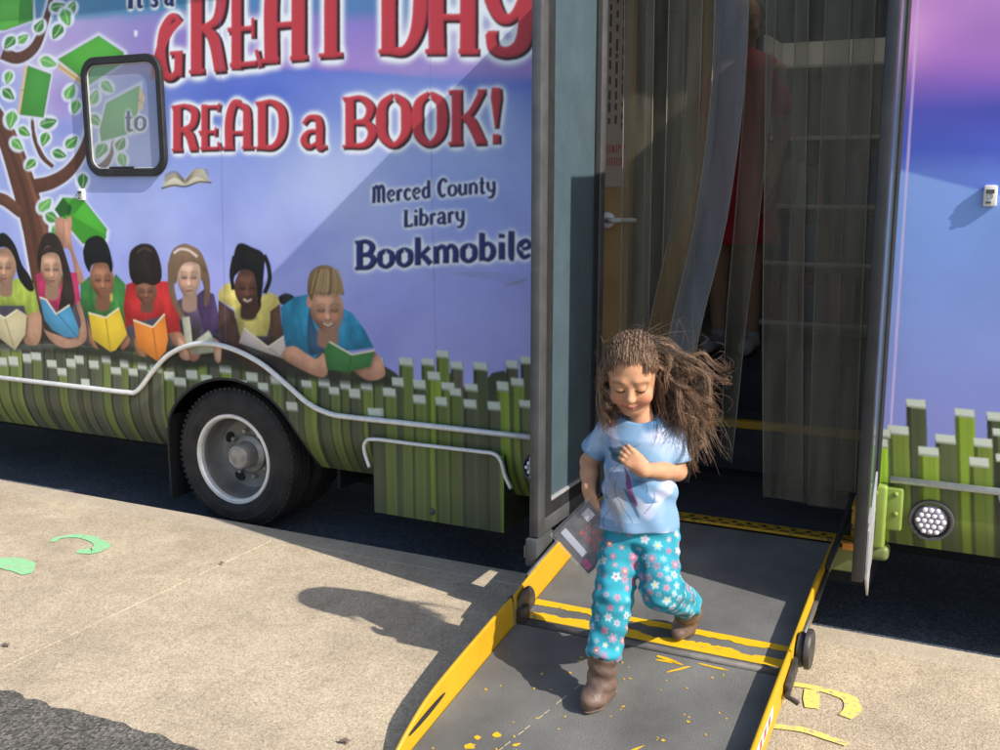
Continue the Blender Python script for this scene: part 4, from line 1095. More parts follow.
# round ground lights
def ground_light(x, z, R=0.073):
    yb = 0.0
    b = MB(); b.lathe([(R * 1.04, 0.03), (R * 1.04, -0.006), (R, -0.016), (R * .9, -0.016), (R * .84, -0.004), (R * .8, 0.004), (0, 0.006)], (x, yb, z), n=40)
    root = b.build('ground_light', M_ALU, bus, auto=35)
    b = MB(); b.lathe([(R * .76, 0.003), (R * .74, -0.010), (R * .6, -0.014), (0, -0.016)], (x, yb, z), n=32)
    b.build('lens', mat('smoky_lens', (0.26, 0.245, 0.3), 0.25, var=0.1), root, smooth=True)
    b = MB()
    for row_, n in ((-2, 3), (-1, 4), (0, 5), (1, 4), (2, 3)):
        for k in range(n):
            px = x + (k - (n - 1) / 2) * 0.0215; pz = z + row_ * 0.0195
            b.lathe([(0.0086, -0.013), (0.008, -0.019), (0.004, -0.021), (0, -0.0215)], (px, yb, pz), n=10)
    b.build('led_cluster', mat('led_white', (0.86, 0.84, 0.9), 0.25, var=0.03), root, smooth=True)
ground_light(-0.197, 0.382)
ground_light(-1.735, 0.388, 0.063)

# lime step bracket at the right of the door
b = MB()
b.box(-0.412, -0.345, -0.05, -0.002, 0.262, 0.5, bevel=0.012, seg=3)
b.box(-0.352, -0.292, -0.028, -0.002, 0.33, 0.492, bevel=0.01, seg=3)
br = b.build('corner_bracket', M_GREEN, bus, auto=40)
b = MB()
for (x, z, y) in ((-0.385, 0.472, -0.052), (-0.318, 0.468, -0.03), (-0.315, 0.395, -0.03)):
    b = MB(); b.lathe([(0.010, y + 0.004), (0.009, y - 0.003), (0.005, y - 0.006), (0, y - 0.0065)], (x, 0, z), n=12)
    b.build('bolt', M_GREEN, br, smooth=True)
b = MB(); b.box(-0.44, -0.33, -0.02, 0.06, 0.205, 0.262, bevel=0.02, seg=4); b.build('bumper_corner', M_OLIVE, bus, auto=40)

# door leaves, folded out square to the side
def glass_mat(name, col, rough):
    m, nt, b = new_mat(name)
    tc = nt.nodes.new('ShaderNodeTexCoord')
    n = nt.nodes.new('ShaderNodeTexNoise'); n.inputs['Scale'].default_value = 6; n.inputs['Detail'].default_value = 8; n.inputs['Roughness'].default_value = .75
    nt.links.new(tc.outputs['Object'], n.inputs['Vector'])
    r = nt.nodes.new('ShaderNodeValToRGB')
    r.color_ramp.elements[0].position = .35; r.color_ramp.elements[1].position = .7
    r.color_ramp.elements[0].color = (*[c * .85 for c in col], 1); r.color_ramp.elements[1].color = (*[c * 1.15 for c in col], 1)
    nt.links.new(n.outputs['Fac'], r.inputs['Fac']); nt.links.new(r.outputs['Color'], b.inputs['Base Color'])
    b.inputs['Roughness'].default_value = rough
    b.inputs['Specular IOR Level'].default_value = .6
    return m
M_LEAFG = glass_mat('dusty_tinted_glass', (0.07, 0.105, 0.125), 0.12)
def leaf_door(xh, xo, yo, outer_light, label):
    """xh: hinge x at the side; xo, yo: plan position of the outer edge"""
    d = Vector((xo - xh, yo, 0)); L = d.length; ang = math.atan2(d.y, d.x)
    R = Matrix.Rotation(ang, 4, 'Z'); T = Matrix.Translation((xh, 0, 0)) @ R
    def bb(u0, u1, z0, z1, t=0.036, bev=0.004):
        b = MB(); b.box(u0, u1, -t / 2, t / 2, z0, z1, bevel=bev); return b
    def fin(b, name, m, p, auto=35):
        bmesh.ops.transform(b.bm, matrix=T, verts=b.bm.verts); o = b.build(name, m, None, auto=auto)
        o.parent = p
        if p is bus: o.matrix_parent_inverse = Matrix.Translation(-Vector(bus.location))
        return o
    zt, zb = 2.47, 0.312
    b = bb(L - 0.062, L, zb, zt); b.box(0.0, 0.05, -0.018, 0.018, zb, zt, bevel=0.004)
    b.box(0.05, L - 0.062, -0.0165, 0.0165, zb, zb + 0.055, bevel=0.003); b.box(0.05, L - 0.062, -0.0165, 0.0165, zt - 0.06, zt, bevel=0.003)
    root = fin(b, 'door_leaf', label, bus)
    b = MB(); b.box(L - 0.124, L - 0.062, -0.014, 0.014, zb + 0.055, zt - 0.06); b.box(0.05, 0.09, -0.014, 0.014, zb + 0.055, zt - 0.06); b.box(0.09, L - 0.124, -0.014, 0.014, zb + 0.055, zb + 0.112); b.box(0.09, L - 0.124, -0.014, 0.014, zt - 0.11, zt - 0.06)
    fin(b, 'gasket', M_RUBBER, root)
    b = MB(); b.box(0.09, L - 0.124, -0.006, 0.006, zb + 0.112, zt - 0.11); fin(b, 'pane', M_LEAFG, root)
    b = MB(); b.box(0.09, L - 0.124, -0.0155, 0.0155, zb + 0.104, zb + 0.116, bevel=0.002); fin(b, 'bead', M_ALU_L, root)
    b = MB()
    if outer_light:
        b.box(L - 0.13, L + 0.016, -0.026, 0.02, zb - 0.105, zb - 0.004, bevel=0.005); b.box(L + 0.004, L + 0.017, -0.03, -0.026, zb - 0.075, zb - 0.03)
    else:
        b.poly([(L - 0.26, 0.02, zb + 0.3), (L - 0.16, 0.02, zb + 0.20), (L - 0.04, 0.02, zb + 0.16), (L - 0.04, 0.02, zb + 0.0), (L - 0.16, 0.02, zb - 0.10), (L - 0.19, .02, zb - .02), (L - 0.26, 0.02, zb - 0.0)], thick=(0, 0.006, 0))
    fin(b, 'bracket', M_ALU_L if not outer_light else M_ALU, root)
    return root
M_JAMB = mat('dark_bronze_frame', (0.028, 0.03, 0.033), 0.4, metal=0.2, var=0.2, scale=12)
leaf_door(-1.472, -1.472, -0.615, True, M_ALU)
leaf_door(-0.395, -0.372, -0.55, False, M_JAMB)
b = MB(); b.box(-1.53, -1.462, -0.03, -0.003, 0.27, 2.47); b.box(-0.436, -0.421, -0.03, 0.05, 0.27, 2.47); b.build('door_jamb', M_RUBBER, bus)

# entrance: landing, steps, inner floor
b = MB(); b.box(-1.445, -0.43, 0.0, 0.66, 0.21, 0.262, bevel=0.004); b.build('landing', M_STEPM, bus)
b = MB(); b.box(-1.43, -0.44, -0.05, 0.03, 0.264, 0.274, bevel=0.003); th = b.build('threshold_plate', M_YEL_DIRTY, bus)
b = MB()
for k in range(17):
    x = -1.40 + k * 0.056
    b.lathe([(0.0105, 0.2715), (0.0105, 0.2752), (0, 0.2752)], (x, -0.004, 0), axis='Z', n=10)
    b.box(x + 0.012, x + 0.044, -0.036, -0.028, 0.2725, 0.2755)
b.build('grip_pattern', M_DARK, th)
b = MB(); b.box(-1.445, -0.43, 0.66, 0.98, 0.2, 0.52); b.box(-1.445, -0.43, 0.98, 2.42, 0.2, 0.755)
b.build('step', M_STEPM, bus)
for y, z in ((0.652, 0.522),):
    b = MB(); b.box(-1.44, -0.435, y, y + 0.05, z - 0.03, z + 0.004, bevel=0.005); b.build('nosing', M_YEL, bus)
b = MB(); b.box(-7.0, -1.53, 0.03, 2.42, 0.70, 0.755); b.box(-0.42, 2.6, 0.06, 2.42, 0.70, 0.755); b.box(-1.53, -1.447, 0.14, 2.42, 0.27, 0.756); b.box(-0.428, -0.405, 0.07, 0.98, 0.27, 0.757)
b.build('inner_floor', M_INT, bus)
b = MB(); b.box(-3.2, -3.17, 0.03, 2.42, 0.756, 2.6); b.box(1.6, 1.63, 0.03, 2.42, 0.756, 2.6)
b.box(-7, 2.6, 2.38, 2.419, 0.756, 2.6)
b.build('inner_wall', M_INT, bus)
# wooden inner post with paper sign and lever
b = MB(); b.box(-1.58, -1.438, 0.24, 0.29, 0.27, 2.5, bevel=0.003); po = b.build('door_post', M_WOOD, bus)
def pin(o): return o
b = MB(); b.box(-1.57, -1.446, 0.236, 0.239, 1.55, 2.48); sg = pin(b.build('sign', M_PAPER, po))
gk = random.Random(3); bk = MB(); brd = MB()
for c in range(3):
    z = 2.44; x = -1.535 + c * 0.028
    while z > 1.80:
        h = gk.uniform(.012, .05)
        bk.box(x, x + 0.010, 0.2345, 0.2355, z - h, z); z -= h + gk.uniform(.008, .03)
for z_, h_ in ((1.685, .036), (1.635, .034)):
    x = -1.535
    while x < -1.462:
        w = gk.choice((.004, .004, .009)); brd.box(x, x + .004, .2345, .2355, z_, z_ + h_)
        if w > .005: brd.box(x + .0041, x + .012, .2346, .2354, z_ + h_ * gk.choice((0, .45, .85)), z_ + h_ * gk.choice((0, .45, .85)) + .005); x += .009
        x += .0095
pin(bk.build('sign_lettering', M_PRINTK, sg)); pin(brd.build('sign_lettering', M_PRINTR, sg))
b = MB(); b.lathe([(0.0, 0.212), (0.03, 0.214), (0.034, 0.222), (0.03, 0.239)], (-1.525, 0, 1.415), n=24)
b.tube([(-1.525, 0.21, 1.415), (-1.49, 0.20, 1.415), (-1.41, 0.20, 1.417), (-1.395, 0.206, 1.417)], [0.011, 0.011, 0.009, 0.007], 10)
pin(b.build('door_lever', M_WHITE, po, smooth=True))

# ------------------------------------------------------------------ strip curtain
m, nt, bs = new_mat('hazy_vinyl'); M_VINYL = m
out = nt.nodes['Material Output']
tr = nt.nodes.new('ShaderNodeBsdfTransparent'); tr.inputs[0].default_value = (0.80, 0.80, 0.77, 1)
bs.inputs['Base Color'].default_value = (0.31, 0.275, 0.20, 1); bs.inputs['Roughness'].default_value = .25; bs.inputs['Specular IOR Level'].default_value = .5
tcn = nt.nodes.new('ShaderNodeTexCoord'); nn = nt.nodes.new('ShaderNodeTexNoise'); nn.inputs['Scale'].default_value = 3.5; nn.inputs['Detail'].default_value = 6
mpn = nt.nodes.new('ShaderNodeMapping'); mpn.inputs['Scale'].default_value = (6, 6, 0.6)
nt.links.new(tcn.outputs['Object'], mpn.inputs[0]); nt.links.new(mpn.outputs[0], nn.inputs['Vector'])
mrn = nt.nodes.new('ShaderNodeMapRange'); mrn.inputs['From Min'].default_value = .3; mrn.inputs['From Max'].default_value = .7; mrn.inputs['To Min'].default_value = .17; mrn.inputs['To Max'].default_value = .40
nt.links.new(nn.outputs['Fac'], mrn.inputs['Value'])
mxn = nt.nodes.new('ShaderNodeMixShader'); nt.links.new(mrn.outputs['Result'], mxn.inputs[0]); nt.links.new(tr.outputs[0], mxn.inputs[1]); nt.links.new(bs.outputs[0], mxn.inputs[2])
nt.links.new(mxn.outputs[0], out.inputs['Surface'])
def vinyl_variant(name, base, lo, hi):
    m2 = M_VINYL.copy(); m2.name = name
    for n in m2.node_tree.nodes:
        if n.type == 'BSDF_PRINCIPLED': n.inputs['Base Color'].default_value = (*base, 1)
        if n.type == 'MAP_RANGE': n.inputs['To Min'].default_value = lo; n.inputs['To Max'].default_value = hi
    return m2
M_VINYL_TAN = vinyl_variant('wood_reflection_vinyl', (.30, .19, .09), .45, .7)  # reflection of the wood put into the strip's colour as a tan tint
M_VINYL_GREY = vinyl_variant('scuffed_vinyl', (.20, .20, .21), .45, .65)
M_VINYL_EDGE = vinyl_variant('vinyl_cut_edge', (.42, .38, .30), .45, .6)
cur = empty('strip_curtain', (-0.95, 0.16, 2.42))
tag(cur, 'hazy clear vinyl strip curtain hanging across the open bus doorway', 'curtain')
def strip(top, path, w, twist=0.0, curve=0.012, flare=0.0):
    """path: (x, y, z) down the strip's middle; w its width; twist in degrees by the bottom end"""
    P_ = np.array(smooth_path(path, 8)); n = len(P_)
    b = MB(); rows = []
    for i, p in enumerate(P_):
        t = i / (n - 1); a = math.radians(twist * t * t)
        row_ = []
        for k in range(7):
            s = (k / 6 - .5) * w * (1 + flare * t)
            c = curve * (1 - (2 * k / 6 - 1) ** 2)
            row_.append(b.bm.verts.new((p[0] + s * math.cos(a) + c * math.sin(a), p[1] + s * math.sin(a) - c * math.cos(a), p[2])))
        rows.append(row_)
    for i in range(n - 1):
        for k in range(6): b.bm.faces.new((rows[i][k], rows[i][k + 1], rows[i + 1][k + 1], rows[i + 1][k]))
    o = b.build('vinyl_strip', M_VINYL, cur, smooth=True)
    for k0, k1 in ((0, 1), (5, 6)):                     # the pale cut edges
        e_ = MB(); ps = []
        for i in range(0, n, 2):
            p = P_[i]; t = i / (n - 1); a = math.radians(twist * t * t); s = (-.5 if k0 == 0 else .5) * w
            ps.append((p[0] + s * math.cos(a), p[1] + s * math.sin(a), p[2]))
        e_.tube(ps, .0024, 5).build('strip_edge', M_VINYL_EDGE, o, smooth=True)
    return o
for (x0, x1, y, zb, w, tw) in ((-0.825, -0.745, .15, .345, .15, 3), (-0.70, -0.645, .168, .335, .19, -4), (-0.60, -0.56, .14, .337, .17, 4), (-0.515, -0.475, .175, .40, .15, -5), (-1.385, -1.365, .15, .34, .12, 6), (-1.285, -1.265, .17, .35, .15, -8), (-1.20, -1.19, .15, .36, .13, 8)):
    strip(None, [(x0, y, 2.4), (x0 + (x1 - x0) * .3, y + .002, 1.7), (x0 + (x1 - x0) * .6, y - .003, 1.0), (x1, y, zb)], w, tw, .006)
M_SAVE = M_VINYL; M_VINYL = M_VINYL_TAN
strip(None, [(-1.125, .17, 2.4), (-1.13, .165, 1.9), (-1.165, .15, 1.45), (-1.235, .12, 1.05), (-1.29, .1, .7), (-1.31, .1, .4)], .12, -30, .004)
M_VINYL = M_VINYL_GREY
strip(None, [(-1.02, .13, 2.4), (-1.02, .125, 1.9), (-1.06, .10, 1.42), (-1.13, .04, 1.0), (-1.17, .0, .62)], .125, -18, .008)
M_VINYL = M_SAVE
strip(None, [(-0.92, .21, 2.4), (-0.925, .21, 1.9), (-0.95, .22, 1.4), (-0.98, .24, 1.0), (-1.0, .25, .45)], .10, -50, .004)
b = MB(); b.box(-1.44, -0.43, .12, .2, 2.4, 2.43); b.build('curtain_rail', M_ALU, cur)
# ------------------------------------------------------------------ shelf and books inside the bus
sh = empty('bookshelf', (-0.65, 2.0, 0.755))
tag(sh, 'grey shelf unit with rows of books, seen behind the vinyl strips inside the bus', 'bookshelf')
M_SHELF = mat('shelf_laminate', (0.7, 0.68, 0.62), 0.5, var=0.08)
for z in (0.86, 1.17, 1.46, 1.80, 2.15):
    b = MB(); b.box(-1.2, -0.1, 1.6, 1.95, z - 0.02, z, bevel=0.003); b.build('shelf', M_SHELF, sh)
b = MB(); b.box(-1.2, -0.1, 1.95, 1.97, 0.756, 2.3); b.build('back_panel', M_SHELF, sh)
for x in (-1.222, -0.098):
    b = MB(); b.box(x, x + 0.02, 1.6, 1.97, 0.756, 2.3); b.build('side_panel', M_SHELF, sh)
bookcols = [(0.3, 0.05, 0.05), (0.06, 0.1, 0.22), (0.45, 0.42, 0.36), (0.08, 0.2, 0.18), (0.5, 0.35, 0.1), (0.1, 0.1, 0.11), (0.35, 0.1, 0.2), (0.2, 0.3, 0.45)]
bmats = [mat('book_cover', c, 0.5, var=0.1) for c in bookcols]
M_LEAVES = mat('book_pages', (0.6, 0.56, 0.46), 0.8, var=0.08)
gb = random.Random(9)
for z in (0.86, 1.17, 1.46):
    x = -1.15 + gb.uniform(0, .05)
    while x < -0.16:
        w, h = gb.uniform(.025, .055), gb.uniform(.19, .26)
        b = MB(); b.box(x, x + 0.003, 1.63, 1.82, z + .001, z + h); b.box(x + w - 0.003, x + w, 1.63, 1.82, z + .001, z + h); b.box(x, x + w, 1.627, 1.631, z + .001, z + h)
        o = b.build('book', bmats[gb.randrange(8)])
        tag(o, 'book standing in a row on the shelf behind the vinyl strips', 'book', 'books on the shelf inside the bus')
        b = MB(); b.box(x + .0035, x + w - .0035, 1.632, 1.815, z + .003, z + h - .006); pg = b.build('pages', M_LEAVES, o)
        x += w + (gb.uniform(.06, .16) if gb.random() < .15 else .002)

# ------------------------------------------------------------------ wheelchair ramp
M_DECK = mat('grey_grit_deck', (0.155, 0.152, 0.142), 0.8, var=0.3, scale=3.6, bump=0.6, bscale=420, spec=0.3, detail=8)
M_DECK_UP = mat('grey_grit_deck_upper', (0.15, 0.15, 0.144), 0.8, var=0.3, scale=4.1, bump=0.6, bscale=420, spec=0.3, detail=8)
ramp = empty('wheelchair_ramp', (-0.95, -0.9, 0.0))
tag(ramp, 'grey folding wheelchair ramp with yellow edges, let down from the bus door to the sidewalk', 'ramp')
Z0R, SR = 0.268, 0.158
def dz(y): return Z0R + SR * y
RL, RR = -1.395, -0.517
def deck_box(mb, x0, x1, y0, y1, t0, t1):
    """slab lying along the slope: t0/t1 are heights over the deck plane"""
    vs = [mb.bm.verts.new((x, y, dz(y) + t)) for t in (t0, t1) for y in (y0, y1) for x in (x0, x1)]
    for f in ((0, 1, 3, 2), (4, 6, 7, 5), (0, 4, 5, 1), (2, 3, 7, 6), (0, 2, 6, 4), (1, 5, 7, 3)):
        mb.bm.faces.new([vs[i] for i in f])
b = MB(); deck_box(b, RL + .002, RR - .002, -0.775, -0.055, -0.03, 0.0); b.build('upper_deck', M_DECK_UP, ramp)
b = MB(); deck_box(b, RL + .002, RR - .002, -1.66, -0.925, -0.028, 0.0)
lo = [(RL + .002, -1.66), (RR - .002, -1.66), (RR - .002, -1.715), (RL + .002, -1.715)]
b.poly([(RL + .002, -1.66, dz(-1.66) + .0), (RL + .002, -1.72, 0.003), (RR - .002, -1.72, 0.003), (RR - .002, -1.66, dz(-1.66) + .0)])
b.build('lower_deck', M_DECK, ramp)
# hinge: two yellow plates with worn middle, grey bar
b = MB(); deck_box(b, RL + .004, RR - .004, -0.888, -0.775, -0.02, 0.003); b.build('hinge_plate', M_DECK_UP, ramp)
def ragged(x0, x1, yc, w, amp, seed):
    g = np.random.default_rng(seed); n = 90
    X = np.linspace(x0, x1, n)
    f = lambda: np.convolve(g.normal(0, 1, n + 6), np.ones(7) / 7, 'valid') * amp
    return X, yc + w / 2 + f() * .06, yc - w / 2 + w * .1 - f() * .8
def stripe(yc, w, amp, seed, h, flip=False):
    b = MB(); X, a, c = ragged(RL + .006, RR - .006, yc, w, amp, seed)
    if flip: a, c = 2 * yc - c, 2 * yc - a
    for i in range(len(X) - 1):
        b.poly([(X[i], c[i], dz(c[i]) + h), (X[i + 1], c[i + 1], dz(c[i + 1]) + h), (X[i + 1], a[i + 1], dz(a[i + 1]) + h), (X[i], a[i], dz(a[i]) + h)])
    return b.build('yellow_stripe', M_YEL_FLAT, ramp)
stripe(-0.785, 0.034, 0.014, 4, 0.0048); stripe(-0.862, 0.048, 0.022, 8, 0.0048, True)
b = MB(); b.tube([(RL + .004, -0.905, dz(-0.905) - 0.004), (RR - .004, -0.905, dz(-0.905) - 0.004)], 0.0135, 14); b.build('hinge_bar', mat('hinge_steel', (0.12, 0.112, 0.105), 0.65, metal=.1, var=.3, scale=25), ramp, smooth=True)
# flaking paint and scuffs on the lower plate
b = MB(); g = random.Random(17)
def fleck(x, y, L, w, an, mb, n=9):
    c, s = math.cos(an), math.sin(an); pts = []
    for k in range(n):
        a = 2 * math.pi * k / n; r = g.uniform(.65, 1.2)
        u, v = L / 2 * math.cos(a) * r, w / 2 * math.sin(a) * r
        xx, yy = x + u * c - v * s, y + u * s + v * c
        if xx < RL + .01 or xx > RR - .01: return
        pts.append((xx, yy, dz(yy) + .0016))
    mb.poly(pts)
px = [(530, 717, 16, 10), (484, 709, 9, 9), (492, 724, 8, 7), (505, 714, 10, 3), (497, 741, 8, 5), (535, 731, 7, 3), (470, 712, 8, 3), (566, 742, 22, 5), (612, 738, 34, 6), (655, 722, 26, 4), (655, 742, 12, 4), (640, 655, 30, 3), (665, 652, 20, 4), (640, 722, 6, 3), (552, 705, 5, 3), (600, 745, 16, 4), (700, 700, 4, 4), (674, 706, 4, 3), (560, 640, 4, 4)]
FW = Vector((-0.43574, 0.88226, -0.17794)); 
for i in range(70):
    fleck(g.uniform(RL + .05, RR - .08), g.uniform(-1.66, -0.96), g.uniform(.004, .014), g.uniform(.003, .008), g.uniform(0, 3), b)
for (x, y, L, w, an) in ((-1.247, -1.53, .032, .026, .3), (-1.20, -1.46, .03, .026, .2), (-1.245, -1.49, .022, .018, 0), (-1.17, -1.56, .03, .02, .5), (-1.13, -1.48, .026, .014, .8), (-1.09, -1.50, .03, .006, 1.2), (-1.01, -1.52, .07, .014, 1.0), (-0.90, -1.48, .11, .016, .75),
                         (-0.83, -1.40, .09, .011, .95), (-0.80, -1.50, .05, .012, 1.0), (-0.815, -0.99, .085, .012, .75), (-0.86, -0.965, .07, .012, .1), (-0.95, -1.55, .06, .010, .4), (-1.06, -1.62, .05, .018, .2), (-0.76, -1.32, .012, .009, 0), (-0.72, -1.22, .012, .008, 0), (-1.12, -1.12, .012, .010, 0), (-0.86, -0.955, .12, .016, -.2), (-0.72, -0.945, .10, .010, -.05)):
    fleck(x, y, L, w, an, b, 11)
b.build('paint_speck', M_YEL_FLAT, ramp)
# a long scratch down the lower plate
b = MB()
for k in range(16):
    t0 = k / 16; x = -1.07 - .12 * t0; y = -1.17 - .44 * t0
    if k % 3 == 1: continue
    b.poly([(x, y, dz(y) + .0014), (x + .003, y, dz(y) + .0014), (x - .004, y - .022, dz(y - .022) + .0014), (x - .007, y - .022, dz(y - .022) + .0014)])
b.build('scratch', mat('bare_scratch', (0.5, 0.42, 0.24), 0.7), ramp)

# yellow side walls
def side_wall(x, out, ys, hs, thick=0.012, lean=0.0):
    """upright plate along the ramp: heights hs over the deck at ys; out = +1/-1 outward side"""
    P_ = np.array(smooth_path(list(zip(ys, hs)), 8)); b = MB(); rings = []
    for y, h in P_:
        z = dz(y); zb = max(0.002, z - 0.035)
        xo = x + out * thick
        ln = out * lean * h
        ring = [(x, zb), (x + ln, z + h - .004), (x + ln + out * .004, z + h), (xo + ln - out * .003, z + h), (xo + ln, z + h - .004), (xo, zb)]
        rings.append([b.bm.verts.new((a, y, c)) for a, c in ring])
    for i in range(len(rings) - 1):
        for k in range(6):
            b.bm.faces.new((rings[i][k], rings[i][(k + 1) % 6], rings[i + 1][(k + 1) % 6], rings[i + 1][k]))
    b.bm.faces.new(rings[0]); b.bm.faces.new(rings[-1][::-1])
    return b
side_wall(RL, -1, [-0.93, -1.0, -1.3, -1.48, -1.60, -1.68, -1.715], [.088, .09, .088, .080, .055, .028, .012], lean=.12).build('edge_wall', M_YEL, ramp, auto=40)
side_wall(RL, -1, [-0.06, -0.2, -0.5, -0.74, -0.90], [.07, .09, .092, .092, .086], lean=.12).build('edge_wall', M_YEL, ramp, auto=40)
side_wall(RR, 1, [-0.90, -1.0, -1.3, -1.48, -1.60, -1.68, -1.715], [.07, .072, .07, .065, .045, .028, .012]).build('edge_wall', M_YEL, ramp, auto=40)
side_wall(RR, 1, [-0.06, -0.2, -0.36, -0.40, -0.62, -0.89], [.03, .045, .055, .07, .072, .07]).build('edge_wall', M_YEL, ramp, auto=40)
# lip along the outside of the upper walls
b = MB(); b.tube([(RL - .024, -0.08, dz(-.08) + .07), (RL - .026, -0.5, dz(-.5) + .09), (RL - .026, -0.78, dz(-.78) + .088)], 0.008, 8); b.build('wall_lip', M_ALU, ramp, smooth=True)
b = MB(); b.tube([(RR + .018, -0.3, dz(-.3) + .02), (RR + .018, -0.8, dz(-.8) + .03)], 0.009, 8); b.build('wall_lip', M_ALU, ramp, smooth=True)
# slot through the left wall
b = MB(); n = 16
pts = []
for k in range(n):
    a = 2 * math.pi * k / n
    y = -1.50 + .105 * math.cos(a); z = dz(y) + .047 - .004 + .009 * math.sin(a)
    pts.append((RL - 0.0052 + .0, y, z))
b.poly(pts, thick=(0.0015, 0, 0)); b.build('hand_slot', M_DARK, ramp)
# folding knuckles
M_KNUCKLE = mat('greasy_steel', (0.045, 0.04, 0.038), 0.5, metal=.2, var=.4, scale=30, bump=.1)
b = MB()
b.lathe([(0.0, .012), (.058, .012), (.062, .006), (.062, -.004), (.05, -.008), (.02, -.012), (0, -.012)], (RR + .045, -0.80, dz(-.8) + .028), axis='X', n=36)
b.lathe([(0.0, .012), (.05, .012), (.054, .004), (.054, -.006), (0, -.006)], (RR + .024, -0.80, dz(-.8) + .022), axis='X', n=36)
b.box(RR + .014, RR + .03, -1.0, -0.86, dz(-.93) - .02, dz(-.93) + .035, bevel=.008, rot=Matrix.Rotation(.25, 3, 'X'))
b.tube([(RR + .02, -.95, dz(-.95)), (RR + .03, -1.02, dz(-1.02) + .005), (RR + .055, -1.0, dz(-1.0) - .02)], .009, 8)
b.build('knuckle', M_KNUCKLE, ramp, auto=40)
b = MB()
b.lathe([(0.0, .006), (.06, .006), (.064, 0), (.06, -.006), (0, -.006)], (RL + .006, -0.855, dz(-.855) + .03), axis='X', n=30)
b.box(RL + .0, RL + .03, -0.93, -0.87, dz(-.9) - .005, dz(-.9) + .05, bevel=.008); b.tube([(RL - .02, -.8, dz(-.8) + .05), (RL - .05, -.86, dz(-.86) + .04), (RL - .07, -.9, dz(-.9)), (RL - .055, -.97, dz(-.97) - .02)], .011, 8)
b.build('knuckle', M_KNUCKLE, ramp, auto=40)
# links at the bus side
b = MB(); b.tube([(RR + .03, .16, .40), (RR + .035, .12, .38), (RR + .022, -.08, .30), (RR + .02, -.32, dz(-.32) + .04)], [.016, .014, .012, .010], 10)
b.build('lift_arm', M_RUBBER, ramp, smooth=True)
b = MB(); b.box(RR + .05, RR + .068, 0.0, .09, .27, .41, rot=Matrix.Rotation(.2, 3, 'X'), bevel=.002); b.build('arm_guard', M_YEL_DIRTY, ramp)
b = MB(); b.box(RR + .03, RR + .11, -.06, -.02, .245, .272, bevel=.003); b.build('corner_block', mat('orange_block', (.5, .2, .03), .6), ramp)
b = MB(); b.box(RL, RR + .12, -.03, .0, .15, .245, bevel=.006); b.build('sill_panel', M_OLIVE, bus)
# warning sticker on the outside of the right wall
b = MB(); deck_box(b, RR + .0125, RR + .0132, -1.42, -1.14, .012, .05); st = b.build('warning_sticker', mat('sticker_white', (.75, .7, .66), .5), ramp)
b = MB()
for k in range(5): deck_box(b, RR + .0132, RR + .0138, -1.40 + k * .05, -1.375 + k * .05, .018, .045)
o = b.build('sticker_print', mat('sticker_red', (.6, .05, .04), .5), st)

# ------------------------------------------------------------------ spray marks on the sidewalk
def spray(paths, colr, name):
    m = worn_yellow(name, .43, 55)
    r = [n for n in m.node_tree.nodes if n.type == 'VALTORGB'][0]
    r.color_ramp.elements[0].color = (.4, .33, .24, 1); r.color_ramp.elements[1].color = (*colr, 1); r.color_ramp.elements[2].color = (*[c * .88 for c in colr], 1)
    m.node_tree.nodes['Principled BSDF'].inputs['Roughness'].default_value = .85
    b = MB()
    for k_, (pts, w) in enumerate(paths):
        o = stroke_outline(pts, w, True); n = len(o)
        for i in range(n // 2 - 1):
            q = [o[i], o[i + 1], o[n - 2 - i], o[n - 1 - i]]
            b.poly([(a, c, .0035 + .0004 * k_) for a, c in q])
    return b.build('painted_mark', m, walk)
def gpt(x, y):
    "position on the sidewalk, read off image coordinates"
    return x, y
spray([([(-3.73, -.80), (-3.746, -.74), (-3.68, -.69), (-3.57, -.70), (-3.49, -.74), (-3.475, -.80), (-3.53, -.835)], [.03, .04, .045, .05, .07, .08, .05])], (.24, .58, .28), 'green_spray')
spray([([(-3.80, -1.12), (-3.70, -1.07), (-3.60, -1.07), (-3.50, -1.12)], [.03, .12, .12, .04])], (.24, .58, .28), 'green_spray_patch')
spray([([(-.53, -.712), (-.468, -.706), (-.40, -.714), (-.35, -.735), (-.333, -.80), (-.347, -.855)], [.03, .03, .036, .05, .052, .04]), ([(-.465, -.725), (-.455, -.79), (-.445, -.845)], [.045, .05, .04]), ([(-.53, -1.005), (-.45, -.987), (-.38, -.999), (-.318, -1.014)], [.028, .03, .03, .024])], (.74, .60, .14), 'yellow_spray')

M_LEAF = mat('dry_leaf', (.16, .12, .09), .8, var=.3, scale=60)
for k, (x, y, s, lab) in enumerate(((-2.995, -1.624, .03, 'small dark dry leaf on the sidewalk near the dark asphalt edge, left of the ramp'), (-1.592, -1.634, .034, 'dry leaf lying beside the foot of the yellow ramp edge'), (-2.864, -.684, .02, 'tiny dark leaf scrap in the middle of the sidewalk below the bus wheel'))):
    b = MB(); g = random.Random(k); pts = []
    for q in range(11):
        a = 2 * math.pi * q / 11; r = s * g.uniform(.35, .62)
        pts.append((x + r * math.cos(a), y + r * .6 * math.sin(a), .006 + .008 * math.sin(2 * a + k) ** 2))
    b.poly(pts, thick=(0, 0, .0015))
    tag(b.build('dry_leaf', M_LEAF), lab, 'leaf')
